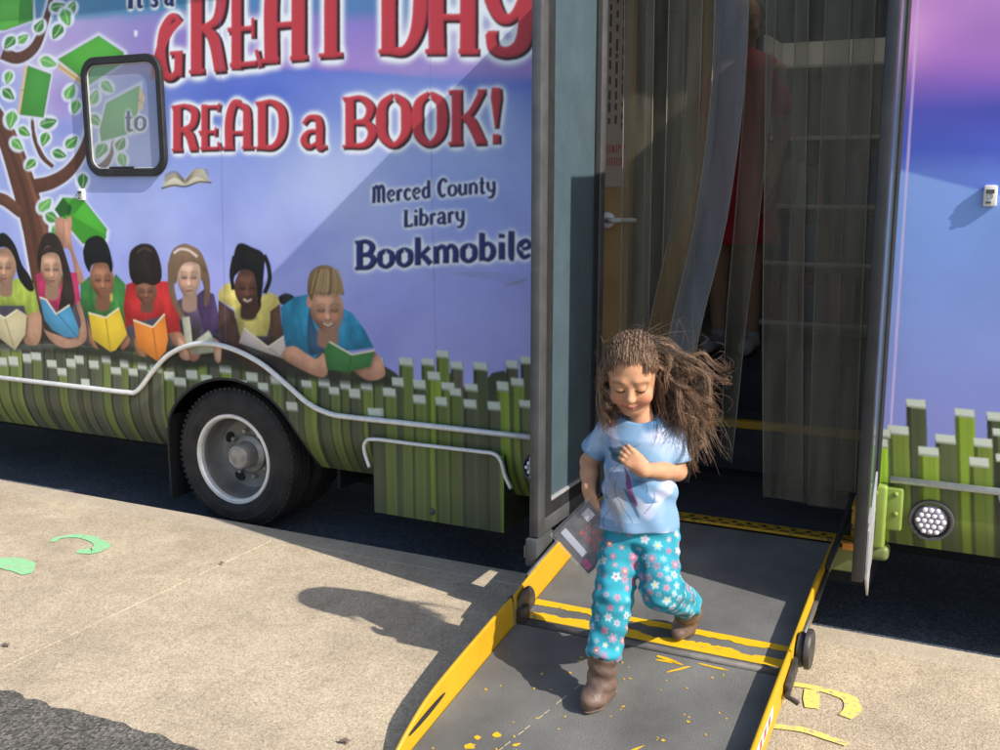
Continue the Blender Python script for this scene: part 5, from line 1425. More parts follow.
# ------------------------------------------------------------------ people: bodies grown from blended rounded limbs
class Field:
    def __init__(self, lo, hi, h):
        self.lo = np.array(lo, float); self.h = h
        self.n = np.ceil((np.array(hi) - self.lo) / h).astype(int) + 1
        self.g = np.full(self.n, 0.5, np.float32)
    def block(self, lo, hi):
        i0 = np.clip(np.floor((np.array(lo) - self.lo) / self.h).astype(int), 0, self.n)
        i1 = np.clip(np.ceil((np.array(hi) - self.lo) / self.h).astype(int) + 1, 0, self.n)
        sl = tuple(slice(a, c) for a, c in zip(i0, i1))
        ax = [self.lo[k] + self.h * np.arange(i0[k], i1[k]) for k in range(3)]
        P_ = np.stack(np.meshgrid(*ax, indexing='ij'), -1).astype(np.float32)
        return sl, P_
    def union(self, fn, lo, hi, k=0.012):
        pad = 3 * k + 4 * self.h
        sl, P_ = self.block(np.array(lo) - pad, np.array(hi) + pad)
        if P_.size == 0: return
        a, d = self.g[sl], fn(P_)
        hh = np.clip(0.5 + 0.5 * (a - d) / k, 0, 1)
        self.g[sl] = a + (d - a) * hh - k * hh * (1 - hh)
    def cut(self, fn, lo=None, hi=None, k=0.004):
        lo = self.lo if lo is None else lo; hi = self.lo + self.h * self.n if hi is None else hi
        sl, P_ = self.block(lo, hi)
        a, d = self.g[sl], -fn(P_)
        hh = np.clip(0.5 - 0.5 * (a - d) / k, 0, 1)
        self.g[sl] = a + (d - a) * hh + k * hh * (1 - hh)
    def cone(self, a, c, ra, rb, k=0.012, M=None):
        """rounded limb from a to c"""
        a, c = np.asarray(a, np.float32), np.asarray(c, np.float32)
        r = max(ra, rb)
        def fn(P_):
            v = c - a; w = P_ - a
            t = np.clip((w @ v) / max(1e-9, float(v @ v)), 0, 1)
            return np.linalg.norm(w - t[..., None] * v, axis=-1) - (ra + (rb - ra) * t)
        self.union(fn, np.minimum(a, c) - r, np.maximum(a, c) + r, k)
    def ell(self, c, rad, k=0.012, R=None, neg=False):
        c = np.asarray(c, np.float32); rad = np.asarray(rad, np.float32)
        Rm = None if R is None else np.asarray(R, np.float32)
        def fn(P_):
            w = P_ - c
            if Rm is not None: w = w @ Rm                # local axes are the columns
            q = w / rad
            l = np.linalg.norm(q, axis=-1); g2 = np.linalg.norm(q / rad, axis=-1)
            return l * (l - 1) / np.maximum(g2, 1e-5)
        m = float(rad.max())
        if neg: self.cut(fn, c - m - 4 * k, c + m + 4 * k, k)
        else: self.union(fn, c - m, c + m, k)
    def mesh(self, name):
        g = self.g; h = self.h
        s = g < 0
        nx, ny, nz = g.shape
        c = np.zeros((nx - 1, ny - 1, nz - 1), np.int8)
        for dx in (0, 1):
            for dy in (0, 1):
                for d_ in (0, 1): c += s[dx:nx - 1 + dx, dy:ny - 1 + dy, d_:nz - 1 + d_]
        act = (c > 0) & (c < 8)
        ids = np.argwhere(act)
        vid = np.full(act.shape, -1, np.int64); vid[act] = np.arange(len(ids))
        acc = np.zeros((len(ids), 3)); cnt = np.zeros(len(ids))
        corners = [(i, j, k) for i in (0, 1) for j in (0, 1) for k in (0, 1)]
        for a in range(8):
            for b_ in range(a + 1, 8):
                A, B = np.array(corners[a]), np.array(corners[b_])
                if np.abs(A - B).sum() != 1: continue
                ga = g[ids[:, 0] + A[0], ids[:, 1] + A[1], ids[:, 2] + A[2]]; gb_ = g[ids[:, 0] + B[0], ids[:, 1] + B[1], ids[:, 2] + B[2]]
                x = (ga < 0) != (gb_ < 0)
                t = np.where(x, ga / np.where(ga == gb_, 1, ga - gb_), 0)
                p = A + t[:, None] * (B - A)
                acc[x] += p[x]; cnt[x] += 1
        co = self.lo + h * (ids + acc / cnt[:, None])
        quads = []
        for ax in range(3):
            e = np.moveaxis(s, ax, 0); f = e[:-1] != e[1:]; inside_first = e[:-1]
            f = np.moveaxis(f, 0, ax); inside_first = np.moveaxis(inside_first, 0, ax)
            u, v = [(1, 2), (2, 0), (0, 1)][ax]
            I = np.argwhere(f)
            ok = np.ones(len(I), bool)
            for q in (u, v): ok &= (I[:, q] > 0) & (I[:, q] < g.shape[q] - 1)
            I = I[ok]
            def off(du, dv):
                J = I.copy(); J[:, u] -= du; J[:, v] -= dv
                return vid[J[:, 0], J[:, 1], J[:, 2]]
            Q = np.stack([off(1, 1), off(0, 1), off(0, 0), off(1, 0)], -1)
            flip = ~inside_first[I[:, 0], I[:, 1], I[:, 2]]
            Q[flip] = Q[flip][:, ::-1]
            quads.append(Q)
        q = np.concatenate(quads)
        q = q[(q >= 0).all(1)]
        # relax along the surface a little, then keep
        me = bpy.data.meshes.new(name)
        me.vertices.add(len(co)); me.vertices.foreach_set('co', co.astype(np.float32).ravel())
        me.loops.add(q.size); me.loops.foreach_set('vertex_index', q.astype(np.int32).ravel())
        me.polygons.add(len(q)); me.polygons.foreach_set('loop_start', np.arange(0, q.size, 4, dtype=np.int32)); me.polygons.foreach_set('loop_total', np.full(len(q), 4, np.int32))
        me.polygons.foreach_set('use_smooth', np.ones(len(q), bool))
        me.update(calc_edges=True); me.validate()
        return me, co

def skin_mat(name):
    m, nt, b = new_mat(name)
    a = nt.nodes.new('ShaderNodeAttribute'); a.attribute_name = 'art'
    nt.links.new(a.outputs['Color'], b.inputs['Base Color'])
    b.inputs['Roughness'].default_value = 0.62
    b.inputs['Subsurface Weight'].default_value = 0.12
    b.inputs['Subsurface Radius'].default_value = (0.012, 0.005, 0.003)
    b.inputs['Subsurface Scale'].default_value = 0.5
    b.inputs['Specular IOR Level'].default_value = 0.25
    tc = nt.nodes.new('ShaderNodeTexCoord'); n2 = nt.nodes.new('ShaderNodeTexNoise'); n2.inputs['Scale'].default_value = 260; n2.inputs['Detail'].default_value = 4
    nt.links.new(tc.outputs['Object'], n2.inputs['Vector']); bp = nt.nodes.new('ShaderNodeBump'); bp.inputs['Strength'].default_value = .18; bp.inputs['Distance'].default_value = .004
    nt.links.new(n2.outputs['Fac'], bp.inputs['Height']); nt.links.new(bp.outputs['Normal'], b.inputs['Normal'])
    return m
M_SKIN = skin_mat('skin')

def head_axes(f, roll=0.0):
    f = np.array(f, float); f /= np.linalg.norm(f)
    Y = -f
    X = np.cross(f, [0, 0, 1.0]); X = -X / np.linalg.norm(X)
    X = np.cross(Y, [0, 0, 1.0]); X /= np.linalg.norm(X)
    Zv = np.cross(X, Y)
    c, s = math.cos(roll), math.sin(roll)
    X2 = X * c + Zv * s; Z2 = -X * s + Zv * c
    return np.stack([X2, Y, Z2], 1)            # columns: her left, back of the head, crown

def add_head(F, C_, R, s=1.0):
    L = lambda x, y, z: C_ + R @ np.array([x, y, z]) * s
    F.ell(L(0, .008, .012), np.array([.073, .089, .080]) * s, .01, R)          # skull
    F.ell(L(0, -.034, -.040), np.array([.057, .052, .066]) * s, .022, R)        # face
    F.ell(L(0, -.056, -.093), np.array([.021, .019, .016]) * s, .018, R)        # chin
    F.cone(L(.048, .0, -.06), L(.012, -.05, -.095), .016 * s, .014 * s, .024)
    F.cone(L(-.048, .0, -.06), L(-.012, -.05, -.095), .016 * s, .014 * s, .024)
    for sx in (-1, 1):
        F.ell(L(.034 * sx, -.062, -.046), np.array([.023, .02, .022]) * s, .016, R)       # cheeks
        F.ell(L(.029 * sx, -.097, -.012), np.array([.017, .015, .010]) * s, .012, R, neg=True)   # sockets
        F.ell(L(.028 * sx, -.0755, -.0125), np.array([.0145, .011, .0105]) * s, .004, R)          # closed lids over the eyes
        F.cone(L(.020 * sx, -.0765, .010), L(.042 * sx, -.066, .008), .0055 * s, .005 * s, .022)      # brow ridge
        F.ell(L(.0745 * sx, .008, -.022), np.array([.007, .015, .023]) * s, .006, R)
    F.cone(L(0, -.079, -.004), L(0, -.0945, -.033), .0055 * s, .0092 * s, .012)      # nose
    F.ell(L(0, -.0975, -.0360), np.array([.0100, .0085, .0085]) * s, .008, R)
    for sx in (-1, 1): F.ell(L(.0085 * sx, -.0915, -.039), np.array([.0062, .007, .0058]) * s, .005, R)
    for sx in (-1, 1):
        F.cone(L(.004 * sx, -.0850, -.0645), L(.025 * sx, -.0745, -.0590), .0036 * s, .0024 * s, .006)
        F.cone(L(.004 * sx, -.0835, -.0728), L(.022 * sx, -.0745, -.0640), .0042 * s, .0026 * s, .006)
        F.ell(L(.031 * sx, -.070, -.0555), np.array([.007, .008, .006]) * s, .006, R)

def hand(F, wrist, d, nrm, L=0.115, curl=25, spread=6, side=1, thumb_out=40):
    """palm and five separate fingers; d points to the fingers, nrm out of the back of the hand, side: +1 thumb on d x nrm side"""
    d = np.array(d, float); d /= np.linalg.norm(d)
    n = np.array(nrm, float); n -= d * (n @ d); n /= np.linalg.norm(n)
    s = np.cross(d, n) * side
    w = np.array(wrist, float)
    pl = L * .48; pw = L * .22
    F.cone(w, w + d * pl * .35, .0185, .0175, .012)
    for q in (-1, -.33, .33, 1):
        F.cone(w + d * pl * .25 + s * q * pw * .5, w + d * pl + s * q * pw * .80, .0115, .0088, .010)
    lens_ = (.40, .46, .44, .34)
    for i, q in enumerate((1, .36, -.3, -.95)):
        base = w + d * pl * .97 + s * q * pw * .85
        a = math.radians(spread * q); dd = d * math.cos(a) + s * math.sin(a)
        fl = L * lens_[i]; p = base; r = .0080 - .0004 * i; c = 0
        for k, (fr_, cu) in enumerate(((.46, .5), (.31, 1.0), (.25, .7))):
            c += math.radians(curl * cu)
            v = dd * math.cos(c) - n * math.sin(c)
            e = p + v * fl * fr_
            F.cone(p, e, r, r * .9, .0025); p = e; r *= .9
    b0 = w + d * pl * .22 + s * pw * .75
    a = math.radians(thumb_out); t1 = d * math.cos(a) + s * math.sin(a)
    m1 = b0 + t1 * L * .2 - n * .003
    F.cone(b0, m1, .0115, .0092, .008)
    t2 = d * math.cos(a * .4) + s * math.sin(a * .4) - n * .25; t2 /= np.linalg.norm(t2)
    m2 = m1 + t2 * L * .17; F.cone(m1, m2, .0088, .0078, .003); F.cone(m2, m2 + t2 * L * .11, .0078, .0066, .003)

# ================= the running girl
girl = empty('person', (-0.93, -1.08, 0.1))
tag(girl, 'small child with long windblown hair and flowered turquoise trousers running down the ramp', 'person')
HC = np.array([-0.960, -1.070, 1.036]); HR = head_axes((.24, -.86, -.40), 0.03)
J = dict(neck=(-.932, -1.045, .892), chest=(-.936, -1.035, .80), belly=(-.936, -1.045, .65), pelvis=(-.942, -1.03, .55),
         shR=(-1.030, -1.045, .850), elR=(-1.104, -1.025, .735), wrR=(-1.081, -1.085, .672),
         shL=(-.858, -1.000, .848), elL=(-.832, -1.020, .738), wrL=(-.893, -1.150, .766),
         hipR=(-.995, -1.045, .55), knR=(-.975, -1.160, .355), ankR=(-.978, -1.228, .165),
         hipL=(-.888, -1.015, .55), knL=(-.835, -1.125, .400), ankL=(-.832, -.850, .245))
J = {k: np.array(v) for k, v in J.items()}
F = Field((-1.19, -1.40, .50), (-.70, -.72, 1.17), .003)
add_head(F, HC, HR, 1.05)
F.cone(J['neck'] - (0, 0, .02), HC + HR @ np.array([0, .018, -.06]), .036, .036, .014)
F.cone(J['chest'], J['neck'] - (0, 0, .03), .062, .034, .02)
for sd in 'RL':
    F.cone(J['sh' + sd], J['el' + sd], .030, .0265, .016)
    F.cone(J['sh' + sd], J['chest'] + (0, 0, .04), .032, .04, .02)
m_ = J['elL'] * .55 + J['wrL'] * .45; F.cone(J['elL'], m_, .0265, .0255, .012); F.cone(m_, J['wrL'], .0255, .0185, .012)
m_ = J['elR'] * .55 + J['wrR'] * .45; F.cone(J['elR'], m_, .0265, .025, .012); F.cone(m_, J['wrR'], .025, .0185, .012)
hand(F, J['wrL'], (-.60, -.28, .60), (.25, -.88, .2), .100, 34, 3.5, 1, 12)
hand(F, J['wrR'], (.22, -.22, -.95), (-.75, -.62, .1), .105, 62, 3, -1, 30)
me, co = F.mesh('person_body')
# skin tones by place (lips, brows, lashes, cheeks, nails stay the child's own colours)
base = np.array([.50, .255, .145]); mot = np.sin(co[:, 0] * 90 + 2 * np.sin(co[:, 2] * 60)) * np.sin(co[:, 2] * 80 + co[:, 1] * 70)
cols = base[None] * (1 + mot[:, None] * np.array([.03, .07, .09])[None])
q = (co - HC) @ HR / 1.05
def near(c, r): return np.clip(1 - np.linalg.norm((q - np.array(c)) / np.array(r), axis=1), 0, 1)
def tint_(w, c): global cols; cols = cols * (1 - w[:, None]) + np.array(c) * w[:, None]
fr_ = q[:, 1] < -.04
for sx in (-1, 1):
    tint_(np.clip(near((.036 * sx, -.075, -.046), (.03, .05, .024)) * .9, 0, .5), (.56, .20, .12))
    # lash line of the lowered lids, and brows
    lx = q[:, 0] * sx - .0285
    zl = -.0170 + 1.1 * (lx / .0165) ** 2 * .0035
    w = np.exp(-((q[:, 2] - zl) / .0021) ** 2) * (np.abs(lx) < .0160) * fr_
    tint_(np.clip(w * 1.3, 0, .95), (.022, .013, .010))
    w = np.exp(-((q[:, 2] - zl + .003) / .0024) ** 2) * (np.abs(lx + .001) < .009) * fr_
    tint_(np.clip(w, 0, .75), (.035, .02, .015))
    zb_ = .0105 - .5 * (lx / .02) ** 2 * .007 - .02 * lx
    w = np.exp(-((q[:, 2] - zb_) / .0026) ** 2) * (np.abs(lx - .002) < .018) * fr_
    tint_(np.clip(w, 0, .5), (.12, .07, .048))
    tint_(np.clip(near((.0075 * sx, -.096, -.0425), (.004, .008, .003)) * 1.4, 0, .8), (.15, .06, .045))
lipz = -.0688 + 11.5 * q[:, 0] ** 2
w = np.clip(1.25 - np.sqrt((q[:, 0] / .0265) ** 2 + ((q[:, 2] - lipz) / .0075) ** 2), 0, 1) * fr_
tint_(np.clip(w * 2.5, 0, .75), (.46, .15, .125))
w = np.exp(-((q[:, 2] - lipz) / .0013) ** 2) * (np.abs(q[:, 0]) < .0275) * fr_
tint_(np.clip(w, 0, .85), (.13, .035, .03))
tint_(np.clip(near((0, -.10, -.037), (.014, .014, .012)), 0, .35), (.6, .28, .2))
set_art(me, cols)
body = link_mesh('body', me, M_SKIN, girl); body.matrix_parent_inverse = Matrix.Translation(-Vector(girl.location))

def gpart(me, name, m):
    o = link_mesh(name, me, m, girl); o.matrix_parent_inverse = Matrix.Translation(-Vector(girl.location)); return o

def wob(P_, f, a, ph=0.0):
    return a * (np.sin(P_[..., 0] * f + ph) * np.sin(P_[..., 1] * f * 1.13 + 1.7 + ph) + np.sin(P_[..., 2] * f * .9 + P_[..., 0] * f * .5 + ph))

# tee shirt
S = Field((-1.16, -1.19, .54), (-.74, -.86, .93), .003)
def torso(P_):
    z = P_[..., 2]
    t = np.clip((z - .56) / .345, 0, 1)
    cx = np.interp(t, [0, .4, .75, 1], [-.940, -.938, -.936, -.934]); cy = np.interp(t, [0, .4, .75, 1], [-1.038, -1.048, -1.035, -1.03])
    a = np.interp(t, [0, .3, .6, .8, .9, 1], [.119, .107, .102, .108, .096, .064]); b_ = np.interp(t, [0, .3, .6, .8, .9, 1], [.098, .091, .084, .08, .066, .052])
    # turn slightly: her left shoulder is a touch further back
    x = P_[..., 0] - cx; y = P_[..., 1] - cy - x * .12
    r = np.sqrt((x / a) ** 2 + (y / b_) ** 2)
    fold = .0035 * np.sin(x * 70 + z * 26 + 1.2 * np.sin(z * 40)) * np.clip(1 - t * 1.3, 0, 1) + .003 * np.sin(z * 95 + x * 60 + y * 20) * np.clip(1 - np.abs(t - .4) * 2.5, 0, 1)
    return (r - 1) * np.minimum(a, b_) * .9 - fold
SL = Field((-1.16, -1.19, .54), (-.74, -.86, .93), .003)
S.union(torso, (-1.06, -1.15, .50), (-.82, -.93, .92), .01)
for sd, e in (('R', (-1.080, -1.040, .780)), ('L', (-.838, -1.012, .774))):
    SL.cone(J['sh' + sd] + (0, 0, -.010), e, .041, .043, .022); SL.cone(J['chest'] + (0, 0, .04), J['sh' + sd], .05, .038, .02)
    S.cone(J['chest'] + (0, 0, .04), J['sh' + sd], .05, .038, .02)
def sleeve_end(sh_, e):
    sh_, e = np.array(sh_), np.array(e); v = (e - sh_); v = v / np.linalg.norm(v)
    return lambda P_: -((P_ - (e + v * .014)) @ v.astype(np.float32) + wob(P_, 60, .002))
for sd, e in (('R', (-1.080, -1.040, .780)), ('L', (-.838, -1.012, .774))):
    f_ = sleeve_end(J['sh' + sd], e)
    e = np.array(e)
    SL.cut(f_, e - .085, e + .085, .003)
hh_ = np.clip(.5 + .5 * (S.g - SL.g) / .012, 0, 1); S.g = S.g + (SL.g - S.g) * hh_ - .012 * hh_ * (1 - hh_)
S.cut(lambda P_: P_[..., 2] - (.563 + wob(P_, 38, .004) + .02 * (P_[..., 0] + .94)), k=.003)
S.cut(lambda P_: .896 + .10 * np.clip(P_[..., 1] + 1.04, -.1, .1) - P_[..., 2], k=.005)
S.ell((-.938, -1.064, .902), (.048, .054, .020), .005, neg=True)
me, co = S.mesh('shirt')
def wat(f, ph):                                    # washed watercolour blots
    x, y, z = co.T
    wx = .35 * np.sin(z * f * 1.3 + ph) + .3 * np.sin(y * f * 1.7 + 2 * ph); wz = .35 * np.sin(x * f * 1.5 + ph * 1.7)
    return .5 + .25 * np.sin(x * f + wx * 3 + ph) + .25 * np.sin(z * f * .8 + wz * 3 + 1.3 * ph)
cols = np.tile(np.array([.185, .315, .475]), (len(co), 1))
def lay(w, c):
    global cols
    w = np.clip(w, 0, 1)[:, None]; cols = cols * (1 - w) + np.array(c) * w
lay((wat(30, .4) - .55) * 2.6 * (co[:, 2] > .60), (.36, .46, .62)); lay((wat(44, 2.1) - .66) * 4, (.44, .47, .62)); lay((wat(38, 4.4) - .68) * 4 * (co[:, 2] > .66), (.08, .17, .30))
front = co[:, 1] < -1.02
def blot(bx, bz, rx, rz, c, al, sk=.25, rag=.16):
    d_ = np.sqrt(((co[:, 0] - bx + sk * (co[:, 2] - bz)) / rx) ** 2 + ((co[:, 2] - bz) / rz) ** 2) + rag * np.sin(co[:, 0] * 150 + bz * 90) * np.sin(co[:, 2] * 130)
    lay(np.clip((1.05 - d_) / .16, 0, 1) * front * al, c)
for bz_ in (.80, .785):
    blot(-.968, bz_, .045, .016, (.035, .085, .10), .85)
blot(-.985, .70, .036, .055, (.26, .29, .37), .75); blot(-.975, .66, .030, .040, (.30, .29, .29), .7); blot(-.985, .63, .010, .045, (.36, .38, .40), .7); blot(-.962, .615, .008, .040, (.36, .37, .40), .7)
blot(-.935, .70, .0085, .055, (.17, .05, .14), .9, .35); blot(-.928, .655, .006, .05, (.05, .06, .09), .7, .5)
for q_ in range(7):                                # thin drawn strokes of the print
    a0 = -1.0 + .018 * q_; z0 = .60 + .03 * ((q_ * 5) % 7); lay(np.exp(-((co[:, 0] - a0 - .02 * np.sin(co[:, 2] * 40 + q_)) / .0016) ** 2) * (np.abs(co[:, 2] - z0) < .03) * front * .75, (.05, .07, .11))
for q_ in range(5):
    z0 = .735 + .024 * q_; lay(np.exp(-((co[:, 2] - z0 - .012 * np.sin(co[:, 0] * 50 + q_ * 2)) / .0016) ** 2) * (np.abs(co[:, 0] + .90 + .012 * q_) < .03) * front * .7, (.05, .08, .13))
hem = np.clip(1 - np.abs(co[:, 2] - .575) / .004, 0, 1) * .3; cols = cols * (1 - hem[:, None] * .4)
set_art(me, cols)
M_CLOTH = vmat('cotton', rough=.85, spec=.15, bump=.25, bscale=700)
gpart(me, 'shirt', M_CLOTH)

# trousers
T = Field((-1.10, -1.32, .18), (-.74, -.80, .64), .0025)
T.ell((-.942, -1.035, .575), (.108, .084, .075), .02)
cufR, cufL = np.array((-.975, -1.212, .222)), np.array((-.829, -.905, .290))
T.cone((-.990, -1.045, .545), (-.975, -1.150, .37), .066, .054, .03); T.cone((-.975, -1.150, .37), cufR, .054, .050, .02)
T.cone((-.893, -1.02, .545), (-.842, -1.108, .405), .068, .057, .03); T.cone((-.842, -1.108, .405), cufL, .056, .050, .02)
def ruffle(c, R_): T.ell(c, R_, .014)
T.ell(cufR + (0, -.004, .018), (.055, .056, .026), .012); T.ell(cufL + (0, -.01, .004), (.050, .046, .04), .012)
vR = cufR - np.array((-.975, -1.150, .37)); vR /= np.linalg.norm(vR); vL = cufL - np.array((-.842, -1.108, .405)); vL /= np.linalg.norm(vL)
T.cut(lambda P_: -((P_ - (cufR + vR * .014)) @ vR.astype(np.float32) + .005 * np.sin(np.arctan2(P_[..., 0] - cufR[0], P_[..., 1] - cufR[1]) * 9)), cufR - .09, cufR + .09, .003)
T.cut(lambda P_: -((P_ - (cufL + vL * .022)) @ vL.astype(np.float32) + .005 * np.sin(np.arctan2(P_[..., 0] - cufL[0], P_[..., 2] - cufL[2]) * 8)), cufL - .09, cufL + .09, .003)
# cloth folds
sl, P_ = T.block(T.lo, T.lo + T.h * T.n)
T.g -= (.0035 * np.sin(P_[..., 2] * 70 + P_[..., 0] * 45 + 9 * np.sin(P_[..., 1] * 14)) * np.sin(P_[..., 0] * 33 + P_[..., 2] * 12) + .002 * np.sin(P_[..., 2] * 140 + P_[..., 1] * 60)).astype(np.float32)
me, co = T.mesh('trousers')
nr = np.zeros(len(co) * 3, np.float32); me.vertices.foreach_get('normal', nr); nr = nr.reshape(-1, 3)
cols = np.array([.030, .25, .325])[None] * (1 + .30 * wob(co, 41, .5) + .16 * wob(co, 97, .5))[:, None]
gf = np.random.default_rng(23); cand = gf.permutation(len(co)); ctr = []
for i in cand:
    if all(np.linalg.norm(co[i] - co[j]) > .024 for j in ctr): ctr.append(i)
    if len(ctr) > 300: break
for n_, i in enumerate(ctr):
    c = co[i]; nn_ = nr[i]; d = co - c; sel = (np.abs(d) < .022).all(1) & (nr @ nn_ > .3)
    if not sel.any(): continue
    u = np.cross(nn_, [0.3, .2, 1.0]); u /= np.linalg.norm(u); v = np.cross(nn_, u)
    x, y = d[sel] @ u, d[sel] @ v; r = np.hypot(x, y); th = np.arctan2(y, x) + gf.uniform(0, 6)
    Rf = gf.uniform(.008, .0145); npet = gf.choice([5, 6])
    edge_r = Rf * (.52 + .48 * np.abs(np.cos(th * npet / 2)))
    w = np.clip((edge_r - r) / .0055 + .5, 0, 1)
    pet = np.array([(.52, .60, .62), (.48, .11, .18), (.50, .19, .26), (.30, .50, .56), (.55, .38, .44)][gf.choice(5, p=[.3, .22, .18, .2, .1])])
    ce = np.array([(.75, .3, .36), (.8, .6, .12), (.5, .08, .16)][gf.choice(3)])
    cc = np.where((r < Rf * .3)[:, None], ce, pet * (1 - .25 * np.clip(.5 - r / Rf, 0, 1))[:, None])
    idx = np.where(sel)[0]; fa = gf.uniform(.45, .85); cols[idx] = cols[idx] * (1 - w[:, None] * fa) + cc * (w[:, None] * fa)
set_art(me, cols)
gpart(me, 'trousers', M_CLOTH)

# boots
M_BOOT = mat('scuffed_brown_leather', (.13, .082, .06), .45, var=.35, scale=22, bump=.2, bscale=90, spec=.5)
M_SOLE = mat('boot_sole', (.12, .08, .055), .8, var=.2, scale=30)
def boot(shaft_top, ank, heel, ball, toe, down, name):
    B = Field(np.min([shaft_top, ank, heel, ball, toe], 0) - .07, np.max([shaft_top, ank, heel, ball, toe], 0) + .07, .0025)
    B.cone(ank, shaft_top, .038, .044, .012)
    B.cone(heel, ank, .031, .033, .014); B.cone(heel, ball, .028, .032, .014); B.cone(ank, ball, .030, .029, .03); B.cone(ball, toe, .032, .024, .012)
    v = (shaft_top - ank) / np.linalg.norm(shaft_top - ank)
    B.cut(lambda P_: ((shaft_top + v * .004) - P_) @ v.astype(np.float32), shaft_top - .08, shaft_top + .08, .003)
    B.ell(shaft_top + v * .01, (.034, .034, .03), .004, neg=True)
    dn = np.array(down, float); dn /= np.linalg.norm(dn)
    sole_pt = (heel + ball) / 2 + dn * .023
    B.cut(lambda P_: -((P_ - sole_pt) @ dn.astype(np.float32)), k=.003)
    sl, P_ = B.block(B.lo, B.lo + B.h * B.n)
    B.g -= (.0018 * np.sin(P_ @ (v * 150).astype(np.float32) + P_[..., 0] * 40)).astype(np.float32)
    me, _ = B.mesh(name); o = gpart(me, 'boot', M_BOOT)
    Q = Field(B.lo, B.lo + B.h * B.n, .0025)
    Q.cone(heel + dn * .006, ball + dn * .006, .031, .0345, .012); Q.cone(ball + dn * .006, toe + dn * .006, .0345, .0265, .012)
    Q.cut(lambda P_: (P_ - (sole_pt + dn * .0005)) @ dn.astype(np.float32), k=.002)
    Q.cut(lambda P_: -((P_ - (sole_pt + dn * .011)) @ dn.astype(np.float32)), k=.002)
    me2, _ = Q.mesh(name + '_sole'); so = link_mesh('sole', me2, M_SOLE, o)
A_ = np.array
boot(A_((-.975, -1.222, .225)), A_((-.979, -1.222, .138)), A_((-.973, -1.205, .114)), A_((-.988, -1.256, .106)), A_((-.996, -1.280, .099)), (0, .155, -1), 'boot_front')
boot(A_((-.831, -.888, .286)), A_((-.836, -.830, .235)), A_((-.838, -.802, .228)), A_((-.852, -.818, .176)), A_((-.862, -.836, .166)) + A_((0, -.012, -.004)), (.05, .93, -.36), 'boot_back')

# hair: a scalp with rows of twists, and long strands thrown to her left by the wind
M_HAIR, nt, hb = new_mat('brown_hair')
at = nt.nodes.new('ShaderNodeAttribute'); at.attribute_name = 'art'; nt.links.new(at.outputs['Color'], hb.inputs['Base Color'])
hb.inputs['Roughness'].default_value = .48; hb.inputs['Specular IOR Level'].default_value = .4
Sc = Field(HC - .14, HC + .14, .003)
Sc.ell(HC + HR @ A_((0, .010, .014)) * 1.05, A_((.0755, .0915, .0822)) * 1.05, .006, HR)
Sc.cone(HC + HR @ A_((0, .06, .0)), HC + HR @ A_((.01, .075, -.08)), .06, .045, .02)
Rf32 = HR.astype(np.float32); HC32 = HC.astype(np.float32)
def facecut2(P_):
    l = (P_ - HC32) @ Rf32 / 1.05
    line = .071 - .9 * np.clip(-l[..., 1] - .055, -.5, .05) - 7.0 * l[..., 0] ** 2      # the hairline: lower towards the temples
    front = -l[..., 1] - .02 - 1.1 * np.clip(np.abs(l[..., 0]) - .048, 0, .03)
    return -np.minimum(front, line - l[..., 2])
Sc.cut(facecut2, k=.004)
sl, P_ = Sc.block(Sc.lo, Sc.lo + Sc.h * Sc.n)
l_ = (P_ - HC32) @ Rf32
rowsn = np.sin(l_[..., 0] * 330) ; Sc.g -= (.0007 * np.abs(rowsn) * np.sin(l_[..., 1] * 420 + 2.5 * np.sign(np.sin(l_[..., 0] * 330))) * (l_[..., 1] < .03)).astype(np.float32)
me, co = Sc.mesh('scalp')
set_art(me, np.tile((.11, .068, .044), (len(co), 1)))
hair = gpart(me, 'hair', M_HAIR)

gh = np.random.default_rng(5)
V, Fc, HCol = [], [], []
def strand(pts, r0, r1, col):
    pts = np.asarray(pts); n = len(pts)
    T_ = np.gradient(pts, axis=0); T_ /= np.maximum(1e-9, np.linalg.norm(T_, axis=1))[:, None]
    ref = A_((.3, .8, .5)); U = np.cross(T_, ref); U /= np.maximum(1e-9, np.linalg.norm(U, axis=1))[:, None]; W = np.cross(T_, U)
    rr_ = np.interp(np.linspace(0, 1, n), [0, .15, .7, 1], [r0 * .3, r0, r0 * .8, r1])
    b0 = sum(len(v) for v in V)
    ring = [pts + (U * math.cos(a) + W * math.sin(a)) * rr_[:, None] for a in (0, 2.094, 4.189)]
    V.append(np.stack(ring, 1).reshape(-1, 3))
    i = np.arange(n - 1)[:, None] * 3 + b0
    for k in range(3):
        k2 = (k + 1) % 3
        Fc.append(np.c_[i + k, i + k2, i + 3 + k2, i + 3 + k])
    HCol.append(np.repeat(np.asarray(col)[None] * gh.uniform(.8, 1.2), n * 3, 0))
def hcol():
    t = gh.random()
    return A_((.06, .036, .024)) * (1 - t) + A_((.33, .20, .122)) * t
H_ = lambda x, y, z: HC + HR @ A_((x, y, z)) * 1.05
# twisted rows from the hairline back over the crown
for k in range(11):
    x0 = -.058 + .0116 * k
    arc = []
    for t in np.linspace(0, 1, 34):
        th = math.radians(66 + 72 * t); x = x0 * (1 - .25 * t)
        w = math.sqrt(max(.05, 1 - (x / .080) ** 2))
        arc.append(H_(x + .004 * t, .010 - .0945 * w * math.cos(th), .014 + .085 * w * math.sin(th)))
    arc = A_(arc); ph = gh.uniform(0, 6)
    for sidx in range(3):
        for q in range(5):
            an = ph + sidx * 2.09 + np.linspace(0, 26, 34)
            off_ = np.stack([np.cos(an), np.zeros(34), np.sin(an)], 1) * .0033 + gh.normal(0, .0011, 3)
            strand(arc + off_ @ HR.T + gh.normal(0, .0012, (34, 3)), .0015, .0012, A_((.13, .085, .058)) * gh.uniform(.35, 1.9))
